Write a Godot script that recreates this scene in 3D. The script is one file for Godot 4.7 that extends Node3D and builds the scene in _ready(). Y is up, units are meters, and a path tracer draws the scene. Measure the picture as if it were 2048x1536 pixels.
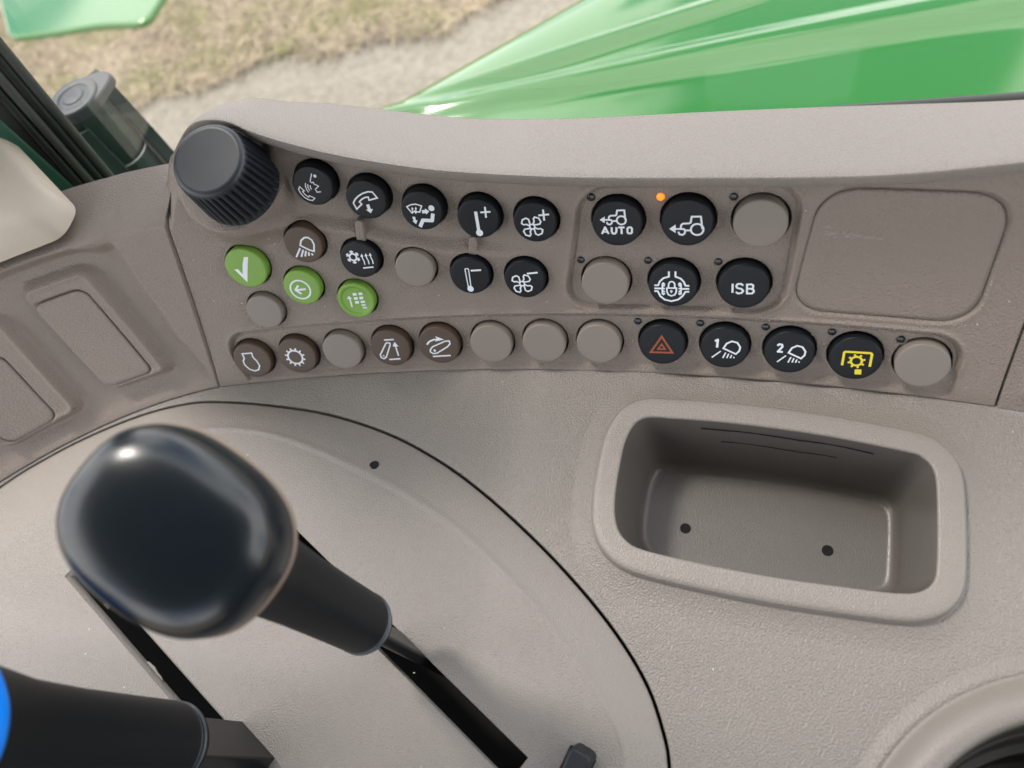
extends Node3D
# All lengths below are millimetres in a frame whose x runs along the foot of the button panel, y up from the console deck, z towards the seat. S turns them into metres.
const S := 0.001
const LEAN := 0.5479
const BEND := -0.0014974
const WIDTH := 338.5
const GROUND := -2000.0
var rng := RandomNumberGenerator.new()
var M := {}
var origins := {}
var taken := {}
var flat := Basis(Vector3.RIGHT, Vector3.FORWARD, Vector3.UP)   # local (X, Y, Z) = (x, -z, y): loops drawn on the deck

class MB:
	var v := PackedVector3Array()
	var n := PackedVector3Array()
	var ix := PackedInt32Array()

	# a smooth grid: p(u, w) with u, w in 0..1 gives the point; the face looks along dU x dW; keep(u, w), if given, drops cells
	func patch(nu: int, nw: int, p: Callable, flip := false, wrap := false, keep = null) -> void:
		var base := v.size()
		var cols := nu if wrap else nu + 1
		for j in nw + 1:
			for i in cols:
				v.append(p.call(float(i) / nu, float(j) / nw))
		var acc := PackedVector3Array()
		acc.resize(cols * (nw + 1))
		for j in nw:
			for i in nu:
				var a := j * cols + i
				var b := j * cols + (i + 1) % cols
				var d := a + cols
				var c := b + cols
				var f := (v[base + c] - v[base + a]).cross(v[base + d] - v[base + b])
				if flip:
					f = -f
				acc[a] += f
				acc[b] += f
				acc[c] += f
				acc[d] += f
				if keep != null and not keep.call((i + 0.5) / nu, (j + 0.5) / nw):
					continue
				if flip:
					ix.append_array([base + a, base + b, base + c, base + a, base + c, base + d])
				else:
					ix.append_array([base + a, base + d, base + c, base + a, base + c, base + b])
		for k in acc.size():
			n.append(acc[k].normalized() if acc[k].length_squared() > 1e-20 else Vector3.UP)

	# profile of Vector2(radius, height) turned about local z
	func lathe(xf: Transform3D, prof: Array, seg := 40, squash := Vector2.ONE) -> void:
		var last := prof.size() - 1
		patch(seg, last, func(u: float, w: float) -> Vector3:
			var q: Vector2 = prof[roundi(w * last)]
			var a := u * TAU
			return xf * Vector3(cos(a) * q.x * squash.x, sin(a) * q.x * squash.y, q.y), false, true)

	# skins a closed counter-clockwise loop through steps of Vector2(outward offset, height)
	func loft(xf: Transform3D, loop: PackedVector2Array, steps: Array) -> void:
		var k := loop.size()
		var out := normals(loop)
		var last := steps.size() - 1
		patch(k, last, func(u: float, w: float) -> Vector3:
			var i := roundi(u * k) % k
			var q: Vector2 = steps[roundi(w * last)]
			var c := loop[i] + out[i] * q.x
			return xf * Vector3(c.x, c.y, q.y), false, true)

	static func normals(loop: PackedVector2Array) -> PackedVector2Array:
		var k := loop.size()
		var out := PackedVector2Array()
		for i in k:
			var t := (loop[(i + 1) % k] - loop[i]).normalized() + (loop[i] - loop[(i + k - 1) % k]).normalized()
			out.append(Vector2(t.y, -t.x).normalized())
		return out

	func face(xf: Transform3D, loop: PackedVector2Array, z: float, down := false) -> void:
		var tri := Geometry2D.triangulate_polygon(loop)
		var base := v.size()
		for q in loop:
			v.append(xf * Vector3(q.x, q.y, z))
			n.append((xf.basis.z * (-1.0 if down else 1.0)).normalized())
		for t in range(0, tri.size(), 3):
			var a := loop[tri[t]]
			var b := loop[tri[t + 1]]
			var c := loop[tri[t + 2]]
			var ccw := (b - a).cross(c - a) > 0.0
			if ccw != down:
				ix.append_array([base + tri[t], base + tri[t + 2], base + tri[t + 1]])
			else:
				ix.append_array([base + tri[t], base + tri[t + 1], base + tri[t + 2]])

	# a plate with a rounded upper edge
	func slab(xf: Transform3D, loop: PackedVector2Array, z0: float, z1: float, b := 0.4) -> void:
		if Geometry2D.is_polygon_clockwise(loop):
			loop = loop.duplicate()
			loop.reverse()
		loft(xf, loop, [Vector2(0, z0), Vector2(0, z1 - b), Vector2(-b * 0.08, z1 - b * 0.6), Vector2(-b * 0.3, z1 - b * 0.27), Vector2(-b * 0.62, z1 - b * 0.06), Vector2(-b, z1)])
		var out := normals(loop)
		var inner := PackedVector2Array()
		for i in loop.size():
			inner.append(loop[i] - out[i] * b)
		face(xf, inner, z1)
		face(xf, loop, z0, true)

	func tube(path: Array, radius, seg := 14, up := Vector3.UP) -> void:
		var last := path.size() - 1
		patch(seg, last, func(u: float, w: float) -> Vector3:
			var i := roundi(w * last)
			var t: Vector3 = (path[mini(i + 1, last)] - path[maxi(i - 1, 0)]).normalized()
			var x := up.cross(t).normalized() if absf(up.dot(t)) < 0.98 else Vector3.RIGHT.cross(t).normalized()
			var y := t.cross(x)
			var r: float = radius[i] if radius is Array else radius
			return path[i] + (x * cos(u * TAU) + y * sin(u * TAU)) * r, false, true)

	func mesh(about: Vector3) -> ArrayMesh:
		var moved := PackedVector3Array()
		for q in v:
			moved.append((q - about) * 0.001)
		var arrays := []
		arrays.resize(Mesh.ARRAY_MAX)
		arrays[Mesh.ARRAY_VERTEX] = moved
		arrays[Mesh.ARRAY_NORMAL] = n
		arrays[Mesh.ARRAY_INDEX] = ix
		var out := ArrayMesh.new()
		out.add_surface_from_arrays(Mesh.PRIMITIVE_TRIANGLES, arrays)
		return out


func named(called: String, parent: Node) -> String:
	var key := "%d/%s" % [parent.get_instance_id(), called]
	taken[key] = taken.get(key, -1) + 1
	return called if taken[key] == 0 else "%s_%03d" % [called, taken[key]]

func tag(o: Node, label := "", category := "", group := "", kind := "") -> void:
	for pair in [["label", label], ["category", category], ["group", group], ["kind", kind]]:
		if pair[1]:
			o.set_meta(pair[0], pair[1])

func thing(called: String, at: Vector3, label: String, category: String, group := "") -> Node3D:
	var o := Node3D.new()
	o.name = named(called, self)
	o.position = at * S
	origins[o] = at
	add_child(o, true)
	tag(o, label, category, group)
	return o

func commit(mb: MB, called: String, mat: Material, parent: Node = self, label := "", about = null) -> MeshInstance3D:
	var from: Vector3 = origins.get(parent, Vector3.ZERO)
	var at: Vector3 = about if about != null else from
	var o := MeshInstance3D.new()
	o.name = named(called, parent)
	o.mesh = mb.mesh(at)
	o.material_override = mat
	o.position = (at - from) * S
	origins[o] = at
	parent.add_child(o, true)
	if label:
		o.set_meta("label", label)
	return o

# a mesh drawn in its own axes, put at xf
func stand(m: Mesh, called: String, mat: Material, parent: Node, xf: Transform3D, label := "") -> MeshInstance3D:
	var from: Vector3 = origins.get(parent, Vector3.ZERO)
	var o := MeshInstance3D.new()
	o.name = named(called, parent)
	o.mesh = m
	o.material_override = mat
	o.transform = Transform3D(xf.basis, (xf.origin - from) * S)
	origins[o] = xf.origin
	parent.add_child(o, true)
	if label:
		o.set_meta("label", label)
	return o

func lin(r: float, g: float, b: float) -> Color:
	return Color(r, g, b).linear_to_srgb()

func grain(size_mm: float, feature_mm: float, strength: float, seed_: int, cellular := false, px := 512) -> NoiseTexture2D:
	var f := FastNoiseLite.new()
	f.seed = seed_
	f.noise_type = FastNoiseLite.TYPE_CELLULAR if cellular else FastNoiseLite.TYPE_SIMPLEX_SMOOTH
	if cellular:
		f.cellular_return_type = FastNoiseLite.RETURN_DISTANCE
	f.frequency = size_mm / px / feature_mm
	f.fractal_octaves = 2
	var t := NoiseTexture2D.new()
	t.width = px
	t.height = px
	t.seamless = true
	t.as_normal_map = true
	t.bump_strength = strength
	t.noise = f
	return t

func plastic(c: Color, rough: float, bump: Texture2D = null, tile_mm := 60.0, depth := 0.4) -> StandardMaterial3D:
	var m := StandardMaterial3D.new()
	m.albedo_color = c
	m.roughness = rough
	if bump:
		m.normal_enabled = true
		m.normal_texture = bump
		m.normal_scale = depth
		m.uv1_triplanar = true
		m.uv1_world_triplanar = true
		m.uv1_scale = Vector3.ONE * (1000.0 / tile_mm)
		m.uv1_offset = Vector3(0.15, 0.125, 0.25)
	return m

func mottled(m: StandardMaterial3D, a: Color, b: Color, tile_mm: float, feature_mm: float, seed_: int, octaves := 4) -> StandardMaterial3D:
	var f := FastNoiseLite.new()
	f.seed = seed_
	f.frequency = tile_mm / 512.0 / feature_mm
	f.fractal_octaves = octaves
	var g := Gradient.new()
	g.set_color(0, a)
	g.set_color(1, b)
	var t := NoiseTexture2D.new()
	t.width = 512
	t.height = 512
	t.seamless = true
	t.color_ramp = g
	t.noise = f
	m.albedo_texture = t
	m.albedo_color = Color.WHITE
	m.uv1_triplanar = true
	m.uv1_world_triplanar = true
	m.uv1_scale = Vector3.ONE * (1000.0 / tile_mm)
	return m

func rounded(pts: Array, r: float, k := 6) -> PackedVector2Array:
	var out := PackedVector2Array()
	var c := pts.size()
	for i in c:
		var p: Vector2 = pts[i]
		var a: Vector2 = pts[(i + c - 1) % c]
		var b: Vector2 = pts[(i + 1) % c]
		var q0 := p + (a - p).normalized() * minf(r, a.distance_to(p) * 0.45)
		var q1 := p + (b - p).normalized() * minf(r, b.distance_to(p) * 0.45)
		for j in k + 1:
			var t := float(j) / k
			out.append(q0.lerp(p, t).lerp(p.lerp(q1, t), t))
	return out

# Catmull-Rom through the points, evenly resampled
func spline(pts: Array, count: int, closed := false) -> Array:
	var dense := []
	var c := pts.size()
	for i in (c if closed else c - 1):
		var p0 = pts[(i + c - 1) % c] if closed else pts[maxi(i - 1, 0)]
		var p1 = pts[i]
		var p2 = pts[(i + 1) % c]
		var p3 = pts[(i + 2) % c] if closed else pts[mini(i + 2, c - 1)]
		for j in 24:
			dense.append(p1.cubic_interpolate(p2, p0, p3, j / 24.0))
	dense.append(pts[0] if closed else pts[c - 1])
	var lengths := [0.0]
	for i in range(1, dense.size()):
		lengths.append(lengths[i - 1] + dense[i].distance_to(dense[i - 1]))
	var out := []
	var at := 0
	for i in count:
		var want: float = lengths[-1] * i / float(count if closed else count - 1)
		while at < dense.size() - 2 and lengths[at + 1] < want:
			at += 1
		out.append(dense[at].lerp(dense[at + 1], clampf((want - lengths[at]) / maxf(lengths[at + 1] - lengths[at], 1e-6), 0, 1)))
	return out

# Catmull-Rom with a fixed number of steps in every span, so that two lines of matching points stay in step
func spline_even(pts: Array, per: int) -> Array:
	var out := []
	var c := pts.size()
	for i in c - 1:
		for j in per:
			out.append(pts[i].cubic_interpolate(pts[i + 1], pts[maxi(i - 1, 0)], pts[mini(i + 2, c - 1)], float(j) / per))
	out.append(pts[c - 1])
	return out

func pairs(a: Array) -> Array:
	var out := []
	for i in range(0, a.size(), 2):
		out.append(Vector2(a[i], a[i + 1]))
	return out

func triples(a: Array) -> Array:
	var out := []
	for i in range(0, a.size(), 3):
		out.append(Vector3(a[i], a[i + 1], a[i + 2]))
	return out

# points (x, z) on the deck as a counter-clockwise loop in «flat» axes
func ground_loop(pts: Array) -> PackedVector2Array:
	var out := PackedVector2Array()
	for p in pts:
		out.append(Vector2(p.x, -p.y))
	if Geometry2D.is_polygon_clockwise(out):
		out.reverse()
	return out

func step(a: float, b: float, x: float) -> float:
	return smoothstep(a, b, x)

# ---- the button panel's surface: s along its foot, v up its face
func skin(s: float, v: float, off := 0.0) -> Vector3:
	var slope := 0.0004365 * (WIDTH - 2.0 * s)
	var ln := sqrt(1.0 + slope * slope)
	var ax := -slope / ln
	var az := -1.0 / ln
	var ang := LEAN + BEND * v
	var back := (cos(LEAN) - cos(ang)) / BEND
	var up := (sin(ang) - sin(LEAN)) / BEND
	return Vector3(s + ax * back - ax * cos(ang) * off, up + sin(ang) * off, -0.0004365 * s * (WIDTH - s) + az * back - az * cos(ang) * off)

func skin_frame(s: float, v: float, off := 0.0) -> Transform3D:
	var p := skin(s, v, off)
	var x := (skin(s + 0.5, v, off) - p).normalized()
	var y := skin(s, v + 0.5, off) - p
	y = (y - x * x.dot(y)).normalized()
	return Transform3D(Basis(x, y, x.cross(y)), p)

# signed distance to a rounded four-sided field: left and right edges may slant
func field(s: float, v: float, l0: float, ls: float, r0: float, rs: float, b: float, t: float, mid: float, r: float) -> float:
	var qx := maxf(l0 + ls * (v - mid) + r - s, s - (r0 + rs * (v - mid) - r))
	var qy := maxf(b + r - v, v - (t - r))
	return Vector2(maxf(qx, 0), maxf(qy, 0)).length() + minf(maxf(qx, qy), 0.0) - r

func cluster_field(s: float, v: float) -> float:
	return field(s, v, 177.5, 0.21, 261.2, 0.06, 31.6, 84.6, 40.0, 11.0)

func cover_field(s: float, v: float) -> float:
	return field(s, v, 263.6, 0.11, 324.8, 0.02, 33.0, 84.0, 42.0, 12.0)

func strip_field(s: float, v: float) -> float:
	return field(s, v, 15.0, -0.12, 324.0, 0.0, -25.0, 28.6, 14.0, 11.0)

func curve(x: float, pts: Array) -> float:
	for i in pts.size() - 1:
		if x <= pts[i + 1].x:
			return lerpf(pts[i].y, pts[i + 1].y, smoothstep(0, 1, clampf((x - pts[i].x) / (pts[i + 1].x - pts[i].x), 0, 1)) * 0.5 + clampf((x - pts[i].x) / (pts[i + 1].x - pts[i].x), 0, 1) * 0.5)
	return pts[-1].y

const SWELL := [Vector2(30, 86), Vector2(51, 83), Vector2(76, 79), Vector2(93, 74.5), Vector2(112, 67.3), Vector2(132, 62.4), Vector2(153, 60), Vector2(180, 60)]

func relief(s: float, v: float) -> float:
	var d := 0.0
	var c := cluster_field(s, v)
	d -= 1.5 * (1.0 - step(-1.0, 0.3, c)) - 0.5 * exp(-pow((c - 0.9) / 0.7, 2)) + 0.6 * exp(-pow((c + 1.1) / 0.5, 2))
	c = cover_field(s, v)
	d -= 1.5 * (1.0 - step(-0.9, 0.3, c)) - 0.25 * exp(-pow((c - 1.0) / 0.8, 2))
	c = strip_field(s, v)
	d -= 1.6 * (1.0 - step(-1.0, 0.3, c)) * step(0.9, 4.6, v) - (0.7 * exp(-pow((c - 0.9) / 0.8, 2)) - 0.8 * exp(-pow((c + 1.0) / 0.5, 2))) * step(9, 16, v)
	if s < 190 and v > 40:
		var w := v - curve(s, SWELL)
		var share := (1.0 - step(135, 182, s)) * step(40, 62, s)
		d += (0.7 * exp(-pow((w + 3.4) / 2.4, 2)) - 3.0 * step(-3.4, 2.6, w)) * share
	if s < 78 and v > 60:
		var t := (s - 49.0) / 23.0
		var g := pow(maxf(0.0, 1.0 - t * t), 0.7)
		var rim := 98.0 - 14.5 * g
		var shelf := 13.0 * g * clampf((100.0 - v) / (100.0 - rim + 0.01), 0, 1)
		var flank := 13.0 * g * (1.0 - step(-1.5, 15.0, rim - v))
		d += minf(shelf, flank) if v > rim - 1.0 else flank
		var top := panel_top(s)
		d -= 9.0 * step(top - 15.0, top - 1.0, v) * step(3, 14, s) * (1.0 - step(62, 72, s))
	return d

# ---- the side module that carries the panel's arc on to the left: a along its foot, h up
func module_skin(a: float, h: float, off := 0.0) -> Vector3:
	var up := h
	var back := 0.0
	if h > 73.5:
		var x := (h - 73.5)
		up = 73.5 + 2.4 * (1.0 - exp(-x / 2.4)) + x * 0.06
		back = maxf(0.0, x - 2.4 * (1.0 - exp(-x / 2.4)))
	var w := Vector3(0.12 - 0.46 * (1.0 - exp(-a / 28.0)), 1.0, -0.55 + 0.0005 * a)
	var foot := Vector3(-a, 0, a * (0.232 + a * 0.00262 - a * a * 0.0000005))
	var out := Vector3(0.25 * (1.0 - exp(-a / 28.0)) * 1.6, 0.48, 0.87).normalized()
	return foot + w * up + Vector3(-0.12, 0, -1.0) * back + out * off

func module_frame_field(a: float, h: float) -> float:
	return field(a, h, 17.5, 0.15, 49.5, 0.09, 11.6, 67.0, 16.0, 6.0)

func module_cover_field(a: float, h: float) -> float:
	return field(a, h, 25.6, 0.135, 48.4, 0.09, 14.6, 58.6, 17.6, 4.0)

func far_frame_field(a: float, h: float) -> float:
	return field(a, h, 61.5, 0.02, 101.0, 0.05, 9.0, 60.8, 14.0, 7.0)

func far_cover_field(a: float, h: float) -> float:
	return field(a, h, 72.6, 0.02, 97.0, 0.05, 11.6, 47.5, 14.0, 5.0)

func module_relief(a: float, h: float) -> float:
	var fold := curve(h, [Vector2(0, 0), Vector2(4.5, 1.1), Vector2(31, 8.9), Vector2(56, 12.4), Vector2(76, 14.0)])
	var top := 74.5 - 2.5 * exp(-pow((a - 20.0) / 5.0, 2))
	var inside := step(0.0, 4.5, a - fold) * (1.0 - step(-4.0, 0.5, h - top))
	var d := -4.6 * inside * step(0, 10, h)
	var c := module_frame_field(a, h)
	d += 4.8 * (1.0 - step(-3.6, 0.4, c)) + 0.5 * exp(-pow((c + 3.6) / 1.0, 2))
	c = module_cover_field(a, h)
	d -= 2.2 * (1.0 - step(-0.7, 0.5, c))
	c = far_frame_field(a, h)
	d += 4.8 * (1.0 - step(-3.6, 0.4, c)) + 0.5 * exp(-pow((c + 3.6) / 1.0, 2))
	c = far_cover_field(a, h)
	d -= 2.2 * (1.0 - step(-0.7, 0.5, c))
	d += 1.4 * step(-3, 3, a - 17.0) * step(71, 76, h)
	return d

func _ready() -> void:
	rng.seed = 7
	camera_and_light()
	materials()
	build_cab()
	build_panel()
	build_deck()
	build_quadrant()
	build_left_module()
	build_right_module()
	build_levers()
	build_window()
	build_outside()
	build_dust()

func camera_and_light() -> void:
	var cam := Camera3D.new()
	cam.name = "camera"
	cam.transform = Transform3D(Basis(Vector3(0.96232, -0.23474, -0.13729), Vector3(-0.02029, 0.44147, -0.89704), Vector3(0.27118, 0.86603, 0.42008)).orthonormalized(), Vector3(242.6, 297.3, 138.6) * S)
	cam.near = 0.02
	cam.far = 120.0
	var lens := CameraAttributesPhysical.new()
	lens.frustum_focal_length = 24.06
	lens.frustum_focus_distance = 0.315
	lens.exposure_aperture = 8.5
	cam.attributes = lens
	cam.fov = 53.01
	add_child(cam)
	var e := Environment.new()
	e.background_mode = Environment.BG_SKY
	var sky := PanoramaSkyMaterial.new()
	sky.panorama = cloudy_sky()
	e.sky = Sky.new()
	e.sky.sky_material = sky
	e.background_energy_multiplier = 0.72
	e.tonemap_mode = Environment.TONE_MAPPER_LINEAR
	e.tonemap_exposure = 2.7
	e.sdfgi_enabled = true
	e.ssao_enabled = true
	e.ssil_enabled = true
	var world := WorldEnvironment.new()
	world.name = "daylight"
	world.environment = e
	add_child(world)
	var sun := DirectionalLight3D.new()
	sun.name = "sun"
	sun.light_energy = 0.5
	sun.light_color = Color(1.0, 0.97, 0.93)
	sun.light_angular_distance = 10.0
	sun.shadow_enabled = true
	sun.look_at_from_position(Vector3(-0.72, 1.4, -0.42), Vector3.ZERO)
	add_child(sun)

# broken bright cloud over a pale blue sky, hazy towards the horizon
func cloudy_sky() -> ImageTexture:
	var f := FastNoiseLite.new()
	f.seed = 18
	f.frequency = 0.85
	f.fractal_octaves = 5
	f.fractal_gain = 0.42
	var im := Image.create(768, 384, false, Image.FORMAT_RGBF)
	for j in 384:
		var up := cos(PI * (j + 0.5) / 384.0)
		var across := sqrt(1.0 - up * up)
		for i in 768:
			var a := TAU * (i + 0.5) / 768.0
			var c := Color(0.30, 0.29, 0.26)
			if up > 0.0:
				var d := Vector3(sin(a) * across, up, -cos(a) * across) / (up + 0.35)
				var cloud := smoothstep(-0.24, -0.15, f.get_noise_3dv(d))
				var blue := Color(0.24, 0.36, 0.56).lerp(Color(0.70, 0.78, 0.86), exp(-up * 6.0))
				c = blue.lerp(Color(1.55, 1.56, 1.56), cloud)
			im.set_pixel(i, j, c)
	return ImageTexture.create_from_image(im)

func materials() -> void:
	var fine := grain(400, 0.8, 5.0, 3, false, 2048)
	var leather := grain(400, 1.05, 6.0, 5, false, 2048)
	M.panel = plastic(lin(0.225, 0.186, 0.160), 0.52, fine, 400, 0.55)
	M.deck = plastic(lin(0.206, 0.187, 0.169), 0.45, leather, 400, 0.42)
	M.rim = plastic(lin(0.212, 0.190, 0.172), 0.42, fine, 400, 0.28)
	M.quadrant = plastic(lin(0.225, 0.203, 0.186), 0.5, fine, 400, 0.5)
	M.tray = plastic(lin(0.105, 0.094, 0.085), 0.36, fine, 400, 0.12)  # smooth plastic, colour darkened for the shade inside the tray
	M.cream = plastic(lin(0.45, 0.39, 0.325), 0.5, fine, 400, 0.12)
	M.black_button = plastic(lin(0.0045, 0.0068, 0.010), 0.45)
	M.black_button.metallic_specular = 0.38
	M.blank_button = plastic(lin(0.205, 0.178, 0.156), 0.48)
	M.brown_button = plastic(lin(0.068, 0.043, 0.028), 0.5)
	M.green_button = plastic(lin(0.17, 0.33, 0.05), 0.48)
	M.rubber = plastic(lin(0.009, 0.012, 0.016), 0.55, grain(40, 0.5, 3.0, 9), 40, 0.2)
	M.knob = plastic(lin(0.016, 0.021, 0.029), 0.4)
	M.void = plastic(lin(0.002, 0.002, 0.002), 0.9)  # black for openings: the dark inside holes, slits and slots put into colour
	M.gap = plastic(lin(0.012, 0.010, 0.009), 0.8)
	M.white = plastic(lin(0.70, 0.75, 0.82), 0.5)
	M.red = plastic(lin(0.28, 0.06, 0.024), 0.5)
	M.yellow = plastic(lin(0.75, 0.62, 0.025), 0.5)
	M.lens = plastic(lin(0.01, 0.013, 0.017), 0.2)
	M.amber = plastic(lin(0.9, 0.28, 0.01), 0.3)
	M.amber.emission_enabled = true
	M.amber.emission = lin(1.0, 0.25, 0.01)
	M.amber.emission_energy_multiplier = 0.35
	M.pommel = plastic(lin(0.006, 0.0105, 0.015), 0.26)
	M.pommel.metallic_specular = 0.55
	M.ridge_glint = plastic(lin(0.07, 0.085, 0.10), 0.3)  # lighter grey than the sleeve: highlight on its ridges put into the colour
	M.sleeve = plastic(lin(0.0055, 0.007, 0.009), 0.5)
	M.sleeve.metallic_specular = 0.36
	M.steel = plastic(lin(0.008, 0.009, 0.010), 0.35)
	M.bezel = plastic(lin(0.20, 0.155, 0.12), 0.55)
	M.blue = plastic(lin(0.0, 0.24, 0.95), 0.4)
	M.seal = plastic(lin(0.012, 0.014, 0.015), 0.4)
	M.frame_paint = plastic(lin(0.025, 0.085, 0.06), 0.35)
	M.hinge = plastic(lin(0.014, 0.030, 0.024), 0.6)
	M.hinge.metallic_specular = 0.3
	M.hinge_cap = plastic(lin(0.028, 0.034, 0.042), 0.5)
	M.fender = plastic(lin(0.018, 0.125, 0.007), 0.1)
	M.fender.metallic_specular = 0.5
	M.fender.clearcoat_enabled = true
	M.fender.clearcoat = 1.0
	M.fender.clearcoat_roughness = 0.03
	M.unseen_headliner = plastic(lin(0.12, 0.11, 0.10), 0.9)
	M.seat = plastic(lin(0.03, 0.03, 0.032), 0.9)
	M.mat = plastic(lin(0.03, 0.03, 0.03), 0.9)
	M.scuff = plastic(lin(0.36, 0.33, 0.31), 0.7)
	M.seal_grey = plastic(lin(0.05, 0.052, 0.05), 0.5)
	M.steel_bright = plastic(lin(0.5, 0.5, 0.48), 0.35)
	M.rusty = mottled(plastic(Color.WHITE, 0.7), lin(0.012, 0.012, 0.013), lin(0.10, 0.06, 0.03), 30, 4, 31)
	M.liner = plastic(lin(0.035, 0.032, 0.028), 0.5)
	M.hood = plastic(lin(0.238, 0.213, 0.196), 0.5, fine, 400, 0.55)
	M.cover = M.panel
	M.glass = StandardMaterial3D.new()
	M.glass.transparency = BaseMaterial3D.TRANSPARENCY_ALPHA
	M.glass.albedo_color = Color(0.5, 0.55, 0.52, 0.012)
	M.glass.roughness = 0.02
	M.gravel = mottled(plastic(Color.WHITE, 0.95, grain(1500, 30, 8.0, 21), 1500, 0.7), lin(0.165, 0.147, 0.118), lin(0.27, 0.243, 0.20), 1500, 60, 22, 5)
	M.soil = mottled(plastic(Color.WHITE, 0.95), lin(0.11, 0.085, 0.055), lin(0.30, 0.24, 0.165), 2500, 160, 23, 5)
	M.straw = plastic(lin(0.55, 0.44, 0.27), 0.8)
	M.straw.vertex_color_use_as_albedo = true
	M.straw.albedo_color = Color.WHITE
	M.dust = plastic(lin(0.75, 0.72, 0.66), 0.8)

# ---- lettering and pictograms printed on a button face, drawn in mm about the face's centre
func print_symbol(ops: Array) -> ArrayMesh:
	var mb := MB.new()
	var z := 0.03
	for op in ops:
		z += 0.006
		var q := pairs(op[2]) if op[0] != "O" else []
		match op[0]:
			"F":
				mb.face(Transform3D(), PackedVector2Array(q), z)
			"D":
				var disc := PackedVector2Array()
				for k in 20:
					disc.append(q[0] + Vector2.from_angle(TAU * k / 20) * op[1])
				mb.face(Transform3D(), disc, z)
			"O":
				var c := Vector2(op[2][0], op[2][1])
				var r: float = op[2][2]
				var w: float = op[1] * 0.5
				mb.patch(48, 1, func(u: float, t: float) -> Vector3:
					var p: Vector2 = c + Vector2.from_angle(u * TAU) * (r + w - 2.0 * w * t)
					return Vector3(p.x, p.y, z), false, true)
			"L":
				var big := PackedVector2Array()
				for p in q:
					big.append(p * 100.0)
				for poly in Geometry2D.offset_polyline(big, op[1] * 50.0, Geometry2D.JOIN_ROUND, Geometry2D.END_BUTT):
					var small := PackedVector2Array()
					for p in poly:
						small.append(p * 0.01)
					mb.face(Transform3D(), small, z)
			"C":
				var k := q.size()
				var w: float = op[1] * 0.5
				var inner := []
				var outer := []
				for i in k:
					var t0: Vector2 = (q[i] - q[(i + k - 1) % k]).normalized()
					var t1: Vector2 = (q[(i + 1) % k] - q[i]).normalized()
					var n0 := Vector2(t0.y, -t0.x)
					var m := (n0 + Vector2(t1.y, -t1.x)).normalized()
					var reach := w / maxf(0.5, m.dot(n0))
					inner.append(q[i] - m * reach)
					outer.append(q[i] + m * reach)
				mb.patch(k, 1, func(u: float, t: float) -> Vector3:
					var i := roundi(u * k) % k
					var p: Vector2 = outer[i].lerp(inner[i], t)
					return Vector3(p.x, p.y, z), false, true)
				for i in mb.n.size():
					mb.n[i] = Vector3.BACK
	return mb.mesh(Vector3.ZERO)

func button_shape(r: float, dished := false) -> ArrayMesh:
	var mb := MB.new()
	var prof := [Vector2(r - 0.05, -5.0), Vector2(r, 2.6), Vector2(r - 0.06, 2.9), Vector2(r - 0.2, 3.18), Vector2(r - 0.42, 3.38), Vector2(r - 0.75, 3.46)]
	if dished:
		prof.append_array([Vector2(r - 1.3, 3.44), Vector2(r - 1.75, 3.3), Vector2(r - 2.1, 2.9), Vector2(r - 2.4, 2.72), Vector2(r - 3.0, 2.68), Vector2(0.01, 2.66)])
	else:
		prof.append_array([Vector2(r - 2.0, 3.49), Vector2(r * 0.5, 3.51), Vector2(0.01, 3.52)])
	mb.lathe(Transform3D(), prof, 56)
	return mb.mesh(Vector3.ZERO)

const BIG := 9.5
const SMALL := 8.55

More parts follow.
